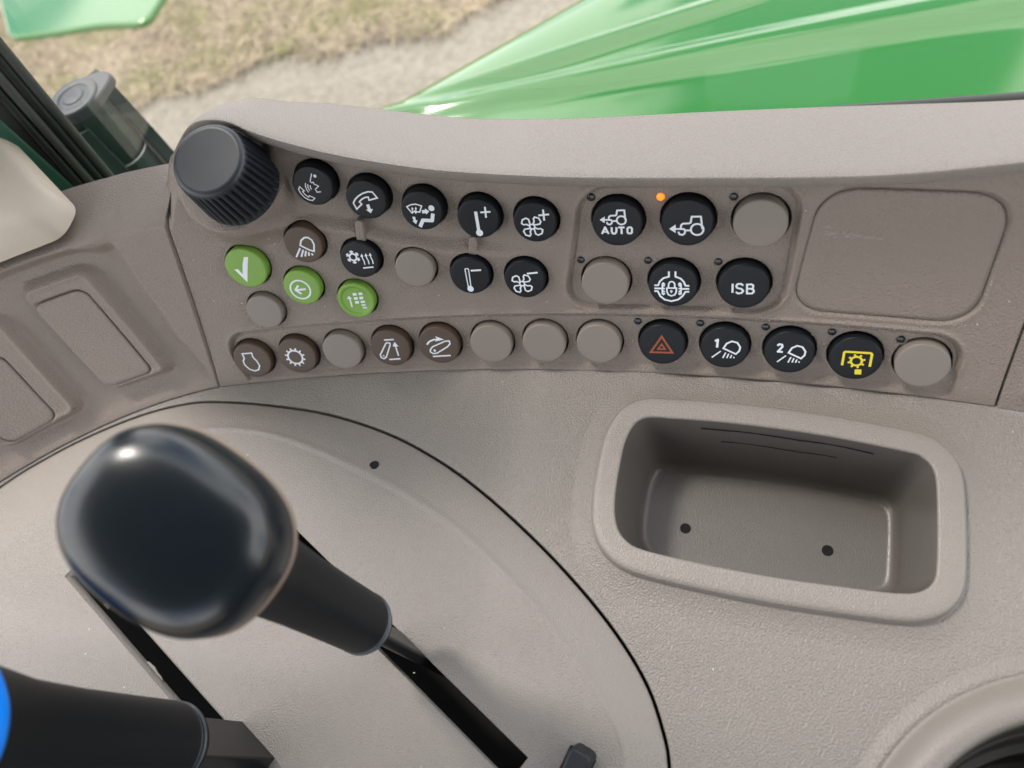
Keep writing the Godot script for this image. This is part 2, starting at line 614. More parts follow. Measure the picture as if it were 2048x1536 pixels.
func button_list() -> Array:
	# s, v, radius, colour, symbol, ink, label
	return [
		[84.1, 94.4, SMALL, "black", "voice", "white", "black button printed with a talking face above a handset"],
		[103.8, 86.1, SMALL, "black", "phone", "white", "black button printed with a hung-up telephone handset"],
		[124.9, 79.4, SMALL, "black", "vent", "white", "black button printed with a seated person and windscreen airflow"],
		[146.8, 74.4, SMALL, "black", "warm", "white", "black button printed with a thermometer and plus sign"],
		[169.0, 72.1, SMALL, "black", "fanup", "white", "black button printed with a fan and plus sign"],
		[93.3, 60.2, SMALL, "black", "ac", "white", "black button printed with a snowflake and three heat waves"],
		[115.8, 53.8, SMALL, "blank", "", "", "blank taupe button left of the cooling thermometer button"],
		[138.8, 49.5, SMALL, "black", "cool", "white", "black button printed with a thermometer and minus sign"],
		[161.5, 46.9, SMALL, "black", "fandn", "white", "black button printed with a fan and minus sign"],
		[71.2, 69.7, SMALL, "brown", "lamp", "white", "brown button printed with a work lamp and five beams"],
		[41.5, 61.9, BIG, "green", "check", "white", "green button printed with a white tick"],
		[63.1, 49.5, SMALL, "green", "back", "white", "green button printed with an arrow in a circle"],
		[85.5, 40.8, SMALL, "dished", "page", "white", "dished green button printed with an arrow and blocks"],
		[41.0, 39.3, SMALL, "blank", "", "", "blank taupe button under the green tick button"],
		[24.2, 14.2, BIG, "brown", "engine", "white", "brown button printed with an engine outline"],
		[47.4, 14.2, BIG, "brown", "gear", "white", "brown button printed with a gear wheel"],
		[70.3, 14.5, BIG, "blank", "", "", "blank taupe button right of the gear wheel button"],
		[94.2, 14.8, BIG, "brown", "lift", "white", "brown button printed with a lever and rising arrow"],
		[117.5, 15.1, BIG, "brown", "curl", "white", "brown button printed with a lever and curved arrow"],
		[141.6, 15.0, BIG, "blank", "", "", "first blank taupe button right of the brown buttons"],
		[165.4, 15.3, BIG, "blank", "", "", "middle one of three neighbouring blank taupe buttons"],
		[189.1, 15.2, BIG, "blank", "", "", "blank taupe button left of the hazard triangle button"],
		[215.4, 15.9, BIG, "black", "hazard", "red", "black button printed with a red hazard triangle"],
		[240.1, 15.9, BIG, "black", "lamp1", "white", "black button printed with 1 and a work lamp"],
		[264.6, 15.8, BIG, "black", "lamp2", "white", "black button printed with 2 and a work lamp"],
		[288.4, 15.6, BIG, "black", "pto", "yellow", "black button printed with a yellow gear in a bracket"],
		[311.4, 15.6, BIG, "blank", "", "", "blank taupe button at the right end of the lower row"],
		[199.9, 70.5, BIG, "black", "auto", "white", "black button printed with a tractor and AUTO"],
		[225.1, 70.6, BIG, "black", "front", "white", "black button printed with a tractor and forward arrow"],
		[250.0, 70.5, BIG, "blank", "", "", "blank taupe button at the top right of the cluster"],
		[193.7, 44.2, BIG, "blank", "", "", "blank taupe button below the AUTO button"],
		[219.9, 43.9, BIG, "black", "diff", "white", "black button printed with a padlock inside an axle housing"],
		[245.8, 44.3, BIG, "black", "isb", "white", "black button printed with the letters ISB"],
	]

# cab parts out of view, placed to block sky overhead and darken light from below
func build_cab() -> void:
	var mb := MB.new()
	mb.slab(Transform3D(flat, Vector3(0, 760, 0)), rounded(Array(ground_loop([Vector2(-480, -95), Vector2(950, -95), Vector2(950, 1350), Vector2(-480, 1350)])), 120, 8), 0, 90, 30)
	tag(commit(mb, "unseen_roof", M.unseen_headliner), "", "", "", "structure")
	mb = MB.new()
	mb.slab(Transform3D(flat, Vector3(0, -520, 0)), rounded(Array(ground_loop([Vector2(-750, -60), Vector2(950, -60), Vector2(950, 1350), Vector2(-750, 1350)])), 80, 8), -60, 0, 10)
	tag(commit(mb, "unseen_floor", M.mat), "", "", "", "structure")
	# unseen driver's seat, placed to block light from the viewer's side
	var seat := thing("unseen_driver_seat", Vector3(250, -520, 560), "black cushioned driver's seat out of view beside the console, placed to block light", "seat")
	mb = MB.new()
	mb.slab(Transform3D(flat, Vector3(0, -140, 0)), rounded(Array(ground_loop([Vector2(0, 330), Vector2(520, 330), Vector2(520, 830), Vector2(0, 830)])), 90, 8), -130, 0, 45)
	commit(mb, "cushion", M.seat, seat)
	mb = MB.new()
	mb.slab(Transform3D(Basis(Vector3.BACK, Vector3.UP, Vector3.LEFT), Vector3(560, 0, 0)), rounded([Vector2(330, -160), Vector2(830, -160), Vector2(790, 560), Vector2(370, 560)], 110, 8), -60, 90, 45)
	commit(mb, "backrest", M.seat, seat)
	mb = MB.new()
	mb.slab(Transform3D(flat, Vector3(0, -275, 0)), rounded(Array(ground_loop([Vector2(120, 430), Vector2(440, 430), Vector2(440, 730), Vector2(120, 730)])), 30, 6), -245, 0, 10)
	commit(mb, "pedestal", M.seat, seat)

func panel_top(s: float) -> float:
	# the line along which the hood's lip meets the panel
	return curve(s, [Vector2(6, 88), Vector2(14.5, 97), Vector2(24, 110), Vector2(35, 118), Vector2(46, 119), Vector2(58, 118), Vector2(69, 115), Vector2(83, 109), Vector2(101, 101.5), Vector2(119.5, 95.6), Vector2(138.4, 91.2), Vector2(166.7, 87.2), Vector2(194, 85), Vector2(229, 84.3), Vector2(262, 84.4), Vector2(292, 86), Vector2(319, 89.5), Vector2(345, 93)])

func build_panel() -> void:
	var root := thing("button_panel", Vector3(170, 0, -10), "curved taupe button panel with round buttons below the window", "control panel")
	var mb := MB.new()
	var buttons := button_list()
	var leds := [[190.4, 79.5], [215.4, 79.1], [240.5, 79.0], [184.1, 52.9], [210.2, 52.6], [236.2, 52.5], [205.4, 24.7], [230.2, 24.8], [255.1, 24.6], [279.1, 24.5], [302.9, 23.9]]
	var sv := func(u: float, w: float) -> Vector2:
		var s0 := lerpf(0.0, 338.2, u)
		var s1 := s0 + 0.167 * panel_top(s0) * (1.0 - u)
		s1 = s0 + 0.167 * panel_top(s1) * (1.0 - u)
		var v := 0.9 + w * (panel_top(s1) + 1.0 - 0.9)
		var edge := 0.167 * v + 0.5
		return Vector2(edge + (338.2 - edge) * u, v)
	mb.patch(640, 210, func(u: float, w: float) -> Vector3:
		var q: Vector2 = sv.call(u, w)
		return skin(q.x, q.y, relief(q.x, q.y)), false, false, func(u: float, w: float) -> bool:
			var q: Vector2 = sv.call(u, w)
			for b in buttons:
				if absf(b[0] - q.x) < 11 and absf(b[1] - q.y) < 11 and Vector2(b[0] - q.x, b[1] - q.y).length() < b[2] + 0.85:
					return false
			return true)
	# edges turned inwards at the seams
	var turn := [Vector2(0, 0), Vector2(0.35, -0.12), Vector2(0.5, -0.5), Vector2(0.5, -4.0)]
	mb.patch(160, 3, func(u: float, w: float) -> Vector3:
		var q: Vector2 = sv.call(u, 0.0)
		var t: Vector2 = turn[roundi(w * 3)]
		return skin(q.x, q.y - t.x, relief(q.x, q.y) + t.y), true)
	mb.patch(60, 3, func(u: float, w: float) -> Vector3:
		var q: Vector2 = sv.call(0.0, u)
		var t: Vector2 = turn[roundi(w * 3)]
		return skin(q.x - t.x, q.y, relief(q.x, q.y) + t.y))
	mb.patch(60, 3, func(u: float, w: float) -> Vector3:
		var q: Vector2 = sv.call(1.0, u)
		var t: Vector2 = turn[roundi(w * 3)]
		return skin(q.x + t.x, q.y, relief(q.x, q.y) + t.y), true)
	# rims of the button holes
	for b in buttons:
		var ring := [Vector2(1.65, 0.0), Vector2(1.05, 0.06), Vector2(0.8, 0.0), Vector2(0.65, -0.25), Vector2(0.6, -4.0)]
		mb.patch(56, 4, func(u: float, w: float) -> Vector3:
			var t: Vector2 = ring[roundi(w * 4)]
			var c = Vector2.from_angle(u * TAU) * (b[2] + t.x)
			return skin(b[0] + c.x, b[1] + c.y, relief(b[0] + c.x, b[1] + c.y) + t.y + 0.03), false, true)
	commit(mb, "fascia", M.panel, root)
	# near-black backing behind the fascia, its colour standing for the dark in the button gaps
	mb = MB.new()
	mb.patch(60, 8, func(u: float, w: float) -> Vector3: 
		var s := 16.0 + 321.0 * u
		return skin(s, -1.0 + (panel_top(s) + 2.0) * w, -4.6 - 8.0 * (1.0 - step(60, 80, s)) * w))
	commit(mb, "dark_backing", M.gap, root)
	# buttons
	var shapes := {}
	for b in buttons:
		var key := "%s%s" % [b[2], b[3] == "dished"]
		if not shapes.has(key):
			shapes[key] = button_shape(b[2], b[3] == "dished")
		var mat: Material = M[("green" if b[3] == "dished" else b[3]) + "_button"]
		var lift := 0.0 if b[1] > 30.0 else -0.5
		var xf := skin_frame(b[0], b[1], relief(b[0], b[1]) * 0.4 + lift)
		var o := stand(shapes[key], "button", mat, root, xf, b[6])
		if b[4]:
			var base := 3.5 if b[3] != "dished" else 2.69
			stand(print_symbol(symbol(b[4])), "symbol", M[b[5]], o, Transform3D(Basis(), Vector3(0, 0, base) + xf.origin))
	# indicator lights
	var lamp := MB.new()
	lamp.lathe(Transform3D(), [Vector2(1.55, -1.0), Vector2(1.55, 0.12), Vector2(1.4, 0.3), Vector2(0.9, 0.42), Vector2(0.01, 0.46)], 28)
	var bulb := lamp.mesh(Vector3.ZERO)
	var collar := MB.new()
	collar.lathe(Transform3D(), [Vector2(2.5, -0.1), Vector2(2.2, 0.1), Vector2(1.95, 0.16), Vector2(1.75, 0.0), Vector2(1.6, -0.6)], 28)
	var collar_mesh := collar.mesh(Vector3.ZERO)
	for i in leds.size():
		var p: Array = leds[i]
		var xf := skin_frame(p[0], p[1], relief(p[0], p[1]))
		var o := stand(bulb, "indicator_light", M.amber if i == 1 else M.lens, root, xf, "lit amber indicator light" if i == 1 else "")
		stand(collar_mesh, "collar", M.panel, o, Transform3D(Basis(), xf.origin))
		if i == 1:
			var glow := OmniLight3D.new()
			glow.name = "indicator_glow"
			glow.light_color = Color(1.0, 0.55, 0.1)
			glow.light_energy = 0.000004
			glow.light_size = 0.0015
			glow.omni_range = 0.3
			glow.omni_attenuation = 2.0
			glow.shadow_enabled = true
			glow.position = (xf.origin + xf.basis.z * 2.0) * S
			add_child(glow)
	# blank cover right of the cluster
	mb = MB.new()
	var loop := PackedVector2Array()
	for q in rounded([Vector2(262.8, 33.9), Vector2(323.6, 33.9), Vector2(324.6, 83.1), Vector2(268.6, 83.1)], 14, 10):
		loop.append(q)
	var mid := Vector2(295, 58)
	mb.patch(loop.size(), 12, func(u: float, w: float) -> Vector3:
		var q: Vector2 = loop[roundi(u * loop.size()) % loop.size()]
		var k := 1.0
		var off := -0.35
		if w < 0.2:
			off = -2.0
		elif w < 0.3:
			off = -0.6
			k = 0.997
		else:
			k = 0.992 * (1.0 - (w - 0.3) / 0.7)
		q = mid.lerp(q, k)
		return skin(q.x, q.y, off), false, true)
	var cover := commit(mb, "blank_cover", M.cover, root, "large blank cover with a pale scuff mark")
	mb = MB.new()
	for k in 46:
		var at := Vector2(rng.randf(), rng.randfn(0.0, 0.28))
		var q := Vector2(271.0 + 19.0 * at.x, 66.3 - 1.6 * at.x + at.y * 3.6 * (1.0 - at.x * 0.85))
		var l := rng.randf_range(0.5, 2.6) * (1.1 - at.x * 0.6)
		var w := rng.randf_range(0.05, 0.15)
		mb.patch(1, 1, func(u: float, t: float) -> Vector3: return skin(q.x + (u - 0.5) * l, q.y + (t - 0.5) * w + (u - 0.5) * 0.1, -0.33))
	commit(mb, "scuff_mark", M.scuff, cover)
	# little bridges between paired buttons
	for j in [[96.4, 71.9, 5.4, -1.4], [141.6, 61.2, 4.4, -1.1]]:
		mb = MB.new()
		var xf := skin_frame(j[0], j[1], relief(j[0], j[1]) - 0.6)
		xf.basis = xf.basis.rotated(xf.basis.z, -0.12)
		mb.slab(xf, rounded([Vector2(-2.4, -j[2]), Vector2(1.6, -j[2]), Vector2(2.2, j[2]), Vector2(-1.5, j[2])], 1.9), -2.0, 2.4, 0.8)
		commit(mb, "bridge", M.panel, root)
	build_knob(root)
	build_hood(root)

func build_knob(root: Node3D) -> void:
	var axis := Vector3(0.10, 0.95, 0.30).normalized()
	var x := Vector3.RIGHT - axis * axis.x
	x = x.normalized()
	var xf := Transform3D(Basis(x, axis.cross(x), axis), Vector3(48.9, 88.5, -50.6))
	var mb := MB.new()
	var prof := [Vector2(17.6, -1.0), Vector2(17.7, 0.0), Vector2(17.6, 1.5), Vector2(17.2, 5.0), Vector2(16.6, 10.0), Vector2(16.0, 14.5), Vector2(15.6, 17.5), Vector2(15.3, 19.4), Vector2(15.0, 20.6), Vector2(14.5, 21.6), Vector2(13.8, 22.2), Vector2(13.0, 22.45), Vector2(12.2, 22.4), Vector2(8, 22.2), Vector2(0.01, 22.1)]
	mb.patch(480, prof.size() - 1, func(u: float, w: float) -> Vector3:
		var i := roundi(w * (prof.size() - 1))
		var q: Vector2 = prof[i]
		var groove := pow(0.5 + 0.5 * cos(u * TAU * 36.0), 2.2)
		var depth := 0.0 if i < 2 or i > 7 else (0.8 if i == 7 else 1.7)
		var r := q.x - groove * depth
		return xf * Vector3(cos(u * TAU) * r, sin(u * TAU) * r, q.y), false, true)
	commit(mb, "rotary_knob", M.knob, root, "black ribbed rotary knob")

func build_hood(root: Node3D) -> void:
	var front := spline_even(triples([
		352, 83, -43.4, 330, 80.7, -43.6, 296, 75.3, -45.3, 265, 73.7, -47.5, 231, 73.6, -49.7, 195, 74.3, -51.4, 166.6, 76.4, -52.6, 137, 80, -53.8, 118, 84, -54.8, 98, 89, -56,
		79, 96, -57.6, 66.2, 100, -60.2, 58.3, 103, -63.2, 51, 103.5, -65.5, 44.5, 104, -66.5, 37, 103.3, -67, 31, 101.3, -66.5, 25.6, 98.3, -65, 18.6, 92, -61, 12.1, 83, -54, 8.9, 77.2, -43.6]), 8)
	var back := spline_even(triples([
		352, 85, -70, 332.6, 83, -70.8, 295, 79, -77, 266, 78, -79.5, 231, 77, -82, 195, 76, -84, 167, 76.5, -85, 140, 78.5, -86, 118, 82, -87.5, 98, 86, -88.5,
		79, 92, -87.5, 66, 97, -84, 58, 100, -83.8, 50, 101.5, -83.5, 44, 101.5, -82, 36.8, 102, -80.1, 30.5, 101, -77, 24.5, 98, -73, 17, 92, -65.5, 11, 83.2, -55.2, 8.2, 76.8, -44.5]), 8)
	for line in [front, back]:
		for pass_ in 14:
			var before: Array = line.duplicate()
			for i in range(1, line.size() - 1):
				line[i] = before[i] * 0.5 + (before[i - 1] + before[i + 1]) * 0.25
	var mb := MB.new()
	mb.patch(160, 23, func(u: float, w: float) -> Vector3:
		var i := roundi(u * 160)
		var f: Vector3 = front[i]
		var b: Vector3 = back[i]
		var size := clampf(f.distance_to(b) / 24.0, 0.12, 1.0)
		f += Vector3(0, 2.4, -1.2) * size
		var dir := (f - b)
		dir.y = 0
		dir = dir.normalized()
		var out := (dir * 0.9 + Vector3.UP * 0.42).normalized()
		var k := roundi(w * 23) - 1
		if k < 0:
			var pocket := step(86, 100, i) * (1.0 - step(138, 154, i))
			return f + out * (9.5 * pocket - 2.6) - Vector3.UP * (32.0 - 17.0 * pocket)
		var lip := 7.0 * size
		if k == 0:
			return f - out * 2.5 - Vector3.UP * 0.4
		if k <= 5:
			return f + out * lip * (k - 1) / 4.6 * 0.62 - Vector3.UP * 0.5 * size
		if k <= 12:
			var a := (k - 5) / 7.0 * 1.65
			var r := 4.6 * size
			return f + out * (lip * 0.50 + sin(minf(a + 0.35, 1.9)) * r * 0.55) + Vector3.UP * (r * (1.0 - cos(a)) * 1.15 - 0.5 * size)
		var t0 := f + out * (lip * 0.50 + sin(1.9) * 4.6 * size * 0.55) + Vector3.UP * (4.6 * size * (1.0 - cos(1.65)) * 1.15 - 0.5 * size)
		var t := (k - 12) / 8.0
		if k <= 20:
			return t0.lerp(b, t) + Vector3.UP * (3.0 * size * 4.0 * t * (1.0 - t) * 0.4)
		if k == 21:
			return b - dir * 1.4 - Vector3.UP * 0.9
		return b - dir * 2.4 - Vector3.UP * 26.0, true)
	commit(mb, "hood", M.hood, root)

const TRAY := [209, 12, 203.4, 19.9, 201.2, 34, 200.6, 48, 202.2, 57.4, 206.2, 62.8, 213, 65.8, 233, 69, 258, 71.8, 281.8, 73.3, 299, 73.9, 306.4, 72.8, 310.8, 69.3, 312.6, 63, 314.2, 46, 314.9, 33, 314, 27.2, 311.4, 24, 306, 21.8, 276.8, 16.4, 246.7, 12.9, 222, 11.5]
const JOINT := [222, 250, 225.5, 180, 225.8, 155, 225.1, 138.5, 222.6, 128, 215.9, 113, 203.8, 96.9, 187, 80, 166.8, 62.9, 142.8, 45.4, 120, 32, 93.8, 20.8, 61.4, 12.5, 28.2, 8.9, 2.8, 8.1, -14.3, 9.4, -36.1, 15.2, -61.4, 26.5, -85.8, 41, -108.4, 58.6, -150, 100]
const CREST := [207, 250, 211.5, 180, 212, 155, 211.4, 140, 209.8, 132, 205.5, 125, 196.9, 114.6, 187, 104, 175, 92, 158.5, 78.5, 137.8, 63.5, 111.2, 49.5, 88.8, 40.5, 62.6, 31.6, 42.7, 26.6, 20, 24.4, -5, 27, -27, 36, -46, 48, -60, 60, -71.5, 76, -84, 94, -108, 128]

func joint_points(offset: float) -> Array:
	var p := spline(pairs(JOINT), 220)
	var out := []
	for i in p.size():
		var t: Vector2 = (p[mini(i + 1, 219)] - p[maxi(i - 1, 0)]).normalized()
		out.append(p[i] + Vector2(-t.y, t.x) * offset)
	return out

func deck_relief(x: float, z: float) -> float:
	# shallow scallops along the panel's foot, below the gaps between the right-hand buttons
	var foot := z + 0.0004365 * x * (WIDTH - x)
	var d := 0.0
	for c in [228.0, 252.5, 277.0, 300.5]:
		d -= 1.5 * exp(-pow((x - c) / 8.5, 2)) * exp(-pow((foot - 1.0) / 5.0, 2))
	d += 0.5 * exp(-pow((foot - 2.0) / 4.5, 2)) * step(150, 200, x) * (1.0 - step(305, 325, x))
	return d

func build_deck() -> void:
	var root := thing("console_deck", Vector3(260, 0, 60), "grained taupe console deck holding the storage tray and cup holder", "console")
	var tray := spline(pairs(TRAY), 180, true)
	var loop := ground_loop(tray)
	var inner_joint := ground_loop(joint_points(2.2) + [Vector2(-200, 300), Vector2(222, 300)])
	var cup := Vector2(360, 173)
	var hole := PackedVector2Array()
	var outward := MB.normals(loop)
	for i in loop.size():
		hole.append(loop[i] + outward[i] * 13.5)
	var mb := MB.new()
	var spot := func(u: float, w: float) -> Vector2:
		return Vector2(lerpf(-160, 460, u), lerpf(-22, 262, w))
	mb.patch(414, 190, func(u: float, w: float) -> Vector3:
		var q: Vector2 = spot.call(u, w)
		return Vector3(q.x, deck_relief(q.x, q.y), q.y), true, false, func(u: float, w: float) -> bool:
			var q: Vector2 = spot.call(u, w)
			if q.distance_to(cup) < 78.0:
				return false
			var g := Vector2(q.x, -q.y)
			return not Geometry2D.is_point_in_polygon(g, inner_joint) and not Geometry2D.is_point_in_polygon(g, hole))
	# rolled edge along the joint with the lever plate
	var roll := [Vector2(4.4, 0.02), Vector2(1.6, 0.0), Vector2(1.3, -0.25), Vector2(1.1, -0.8), Vector2(1.05, -5.0)]
	var edges := []
	for t in roll:
		edges.append(joint_points(t.x))
	mb.patch(219, 4, func(u: float, w: float) -> Vector3:
		var k := roundi(w * 4)
		var q: Vector2 = edges[k][roundi(u * 219)]
		return Vector3(q.x, roll[k].y + (0.03 if k == 0 else 0.0), q.y))
	# the sheet swells up to the tray's lip and to the cup holder
	mb.loft(Transform3D(flat, Vector3.ZERO), loop, [Vector2(21, -0.4), Vector2(18.8, -0.02), Vector2(16.8, 0.3), Vector2(14.8, 0.8), Vector2(13.0, 1.35), Vector2(11.6, 1.85), Vector2(10.7, 2.1), Vector2(9.8, 2.2)])
	mb.lathe(Transform3D(flat, Vector3(cup.x, 0, cup.y)), [Vector2(90, -0.4), Vector2(87, -0.03), Vector2(85.2, 0.35), Vector2(83.6, 1.0), Vector2(82.4, 1.4), Vector2(81.6, 1.3), Vector2(80.7, 0.9)], 180)
	commit(mb, "deck_sheet", M.deck, root)
	# storage tray
	var xf := Transform3D(flat, Vector3.ZERO)
	mb = MB.new()
	mb.loft(xf, loop, [Vector2(10.3, 2.15), Vector2(9.9, 2.22), Vector2(9.6, 2.8), Vector2(9.45, 4.8), Vector2(9.15, 5.8), Vector2(8.6, 6.5), Vector2(7.7, 6.9), Vector2(5.5, 7.0), Vector2(1.0, 6.9), Vector2(0.45, 6.75), Vector2(0.12, 6.4), Vector2(0, 5.8)])
	var rim := commit(mb, "storage_tray", M.rim, root, "rectangular storage tray moulded into the deck")
	mb = MB.new()
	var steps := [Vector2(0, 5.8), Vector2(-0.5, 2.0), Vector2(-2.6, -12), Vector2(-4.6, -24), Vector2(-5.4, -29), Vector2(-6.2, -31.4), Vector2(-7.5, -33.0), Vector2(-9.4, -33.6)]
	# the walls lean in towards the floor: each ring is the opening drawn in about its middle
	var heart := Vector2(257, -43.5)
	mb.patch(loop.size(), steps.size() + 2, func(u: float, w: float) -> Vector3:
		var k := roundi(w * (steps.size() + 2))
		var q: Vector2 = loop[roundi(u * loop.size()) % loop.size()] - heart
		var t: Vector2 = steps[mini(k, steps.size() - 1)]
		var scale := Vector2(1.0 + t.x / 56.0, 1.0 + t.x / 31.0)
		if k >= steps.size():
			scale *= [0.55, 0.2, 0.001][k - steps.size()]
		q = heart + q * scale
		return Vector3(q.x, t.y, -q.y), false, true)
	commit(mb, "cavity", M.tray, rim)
	for q in [Vector2(225.9, 45.2), Vector2(282.5, 50.3)]:
		mb = MB.new()
		mb.lathe(Transform3D(flat, Vector3(q.x, -33.5, q.y)), [Vector2(2.25, 0.0), Vector2(2.1, 0.12), Vector2(1.9, 0.05), Vector2(0.01, 0.03)], 24)
		commit(mb, "drain_hole", M.void, rim)  # black disc stands for the dark inside the hole
	# two fine slits in the far wall, their dark drawn as black threads
	for g in [[0, 232, 296, 0.5, -1.2], [1, 240, 284, -8.5, -2.6]]:
		mb = MB.new()
		var far_wall := []
		for i in 13:
			var x := lerpf(g[1], g[2], i / 12.0)
			var z := curve(x, [Vector2(209, 12), Vector2(222, 11.5), Vector2(246.7, 12.9), Vector2(276.8, 16.4), Vector2(306, 21.8)])
			far_wall.append(Vector3(x, g[3], z - g[4] * 0.9 - 0.25))
		mb.tube(far_wall, 0.24 if g[0] == 0 else 0.15, 8)
		commit(mb, "slit", M.void, rim)
	# cup holder
	mb = MB.new()
	xf = Transform3D(flat, Vector3(cup.x, 0, cup.y))
	mb.lathe(xf, [Vector2(81.4, 1.2), Vector2(80.9, 1.0), Vector2(80.2, 1.2), Vector2(79.2, 2.1), Vector2(77.8, 3.8), Vector2(76, 5.4), Vector2(73.8, 6.6), Vector2(71.6, 7.0), Vector2(69.8, 6.6), Vector2(68.4, 5.5), Vector2(67.7, 4.0), Vector2(67.4, 2.0), Vector2(67.3, 1.0)], 180)
	var ring := commit(mb, "cup_holder", M.rim, root, "round cup holder with a raised rim")
	mb = MB.new()
	mb.lathe(xf, [Vector2(67.25, 1.4), Vector2(66.8, 1.2), Vector2(66.5, 0.0), Vector2(65.8, -14), Vector2(64.4, -14.6), Vector2(63.4, -15.5), Vector2(62.8, -30), Vector2(60.8, -31), Vector2(59, -31), Vector2(58.3, -32), Vector2(57.5, -62), Vector2(54, -65), Vector2(0.01, -65)], 120)
	commit(mb, "liner", M.liner, ring)

func build_quadrant() -> void:
	var root := thing("lever_plate", Vector3(80, 0, 110), "smooth taupe lever plate with two long black slots", "lever plate")
	var j := spline(pairs(JOINT), 220)
	var c := spline(pairs(CREST), 220)
	var prof := [Vector2(0, -4.0), Vector2(0, -0.4), Vector2(0.012, 0.15), Vector2(0.04, 0.55), Vector2(0.1, 1.15), Vector2(0.25, 2.45), Vector2(0.45, 4.0), Vector2(0.65, 5.35), Vector2(0.82, 6.4), Vector2(0.9, 7.1), Vector2(0.94, 7.55), Vector2(0.98, 7.82), Vector2(1.02, 7.84), Vector2(1.06, 7.65), Vector2(1.1, 7.45), Vector2(1.13, 7.36)]
	var mb := MB.new()
	mb.patch(219, prof.size() - 1, func(u: float, w: float) -> Vector3:
		var i := roundi(u * 219)
		var t: Vector2 = prof[roundi(w * (prof.size() - 1))]
		var q: Vector2 = j[i].lerp(c[i], t.x)
		return Vector3(q.x, t.y, q.y), true)
	# the flat top, parted along the middle line of the second slot so that each half has the slots as notches
	var top := ground_loop(c + [Vector2(-160, 190), Vector2(-160, 262), Vector2(207, 262)])
	var xf := Transform3D(flat, Vector3.ZERO)
	var da := Vector2(0.862, 0.507)
	var na := Vector2(-0.507, 0.862)
	var slot_a := [Vector2(-42.3, 98.5), Vector2(-42.3, 98.5) - na * 10.4, Vector2(-42.3, 98.5) - na * 10.4 + da * 430, Vector2(-42.3, 98.5) + da * 430]
	var db := Vector2(0.838, 0.546)
	var nb := Vector2(-0.546, 0.838)
	var b1 := Vector2(178.3, 141.8)
	var b0 := b1 - db * 172.0
	var slot_b := [b1, b0, b0 + nb * 10.6, b1 + nb * 10.6]
	var m0 := b0 + nb * 5.3 - db * 400
	var m1 := b1 + nb * 5.3 + db * 400
	var halves := [[m0, m1, m1 - nb * 600, m0 - nb * 600], [m0, m1, m1 + nb * 600, m0 + nb * 600]]
	for hpts in halves:
		for piece in Geometry2D.intersect_polygons(top, ground_loop(hpts)):
			for rest in Geometry2D.clip_polygons(piece, ground_loop(slot_b)):
				for q in Geometry2D.clip_polygons(rest, ground_loop(slot_a)):
					if not Geometry2D.is_polygon_clockwise(q):
						mb.face(xf, q, 7.4)
	# walls of the slots, with a fine rounded arris
	for s in [slot_a, slot_b]:
		var around := ground_loop(s)
		var sill := 1.8 if s == slot_a else 0.35
		mb.loft(xf, around, [Vector2(0.35, 7.42), Vector2(0.1, 7.36), Vector2(-0.1, 7.1), Vector2(-0.3 - sill * 0.3, 6.5), Vector2(-sill, 5.2), Vector2(-sill - 0.1, 3.2)])
	commit(mb, "plate", M.quadrant, root)
	# the well under the plate, coloured black for the dark inside the slots
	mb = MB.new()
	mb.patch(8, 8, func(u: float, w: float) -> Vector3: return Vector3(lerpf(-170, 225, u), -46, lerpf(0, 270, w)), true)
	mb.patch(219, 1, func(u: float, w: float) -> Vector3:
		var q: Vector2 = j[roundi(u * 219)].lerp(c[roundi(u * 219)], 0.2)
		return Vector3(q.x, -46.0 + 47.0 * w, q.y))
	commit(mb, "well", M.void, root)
	# torn flashing on the edge of the first slot and the bracket under it
	mb = MB.new()
	var burr := Vector2(-42.3, 98.5) + da * 62 - na * 1.5
	mb.slab(xf, ground_loop([burr, burr - na * 0.9 + da * 1, burr - na * 1.3 + da * 5, burr - na * 0.7 + da * 8, burr - na * 0.8 + da * 10, burr + da * 13]), 4.6, 5.2, 0.2)
	commit(mb, "burr", M.quadrant, root)
	mb = MB.new()
	var br := Vector2(-42.3, 98.5) - na * 6.0
	mb.slab(xf, ground_loop([br + da * 1 - na * 3.4, br + da * 1 + na * 2.2, br + da * 27 + na * 2.2, br + da * 27 - na * 3.4]), -9, -2.5, 0.5)
	mb.slab(xf, ground_loop([br + da * 22 - na * 4.2, br + da * 22 + na * 3.8, br + da * 26 + na * 3.8, br + da * 26 - na * 4.2]), -2.6, 1.5, 0.4)
	commit(mb, "latch_bracket", M.rusty, root)
	# small screw hole on the sloping rim, its dark drawn as a black disc
	mb = MB.new()
	var tilt := Transform3D(Basis(Vector3.RIGHT, deg_to_rad(-14)) * flat, Vector3(94.9, 6.3, 37.9))
	mb.lathe(tilt, [Vector2(2.3, -0.15), Vector2(2.0, 0.12), Vector2(1.75, 0.05), Vector2(0.01, -0.05)], 24)
	commit(mb, "screw_hole", M.void, root)

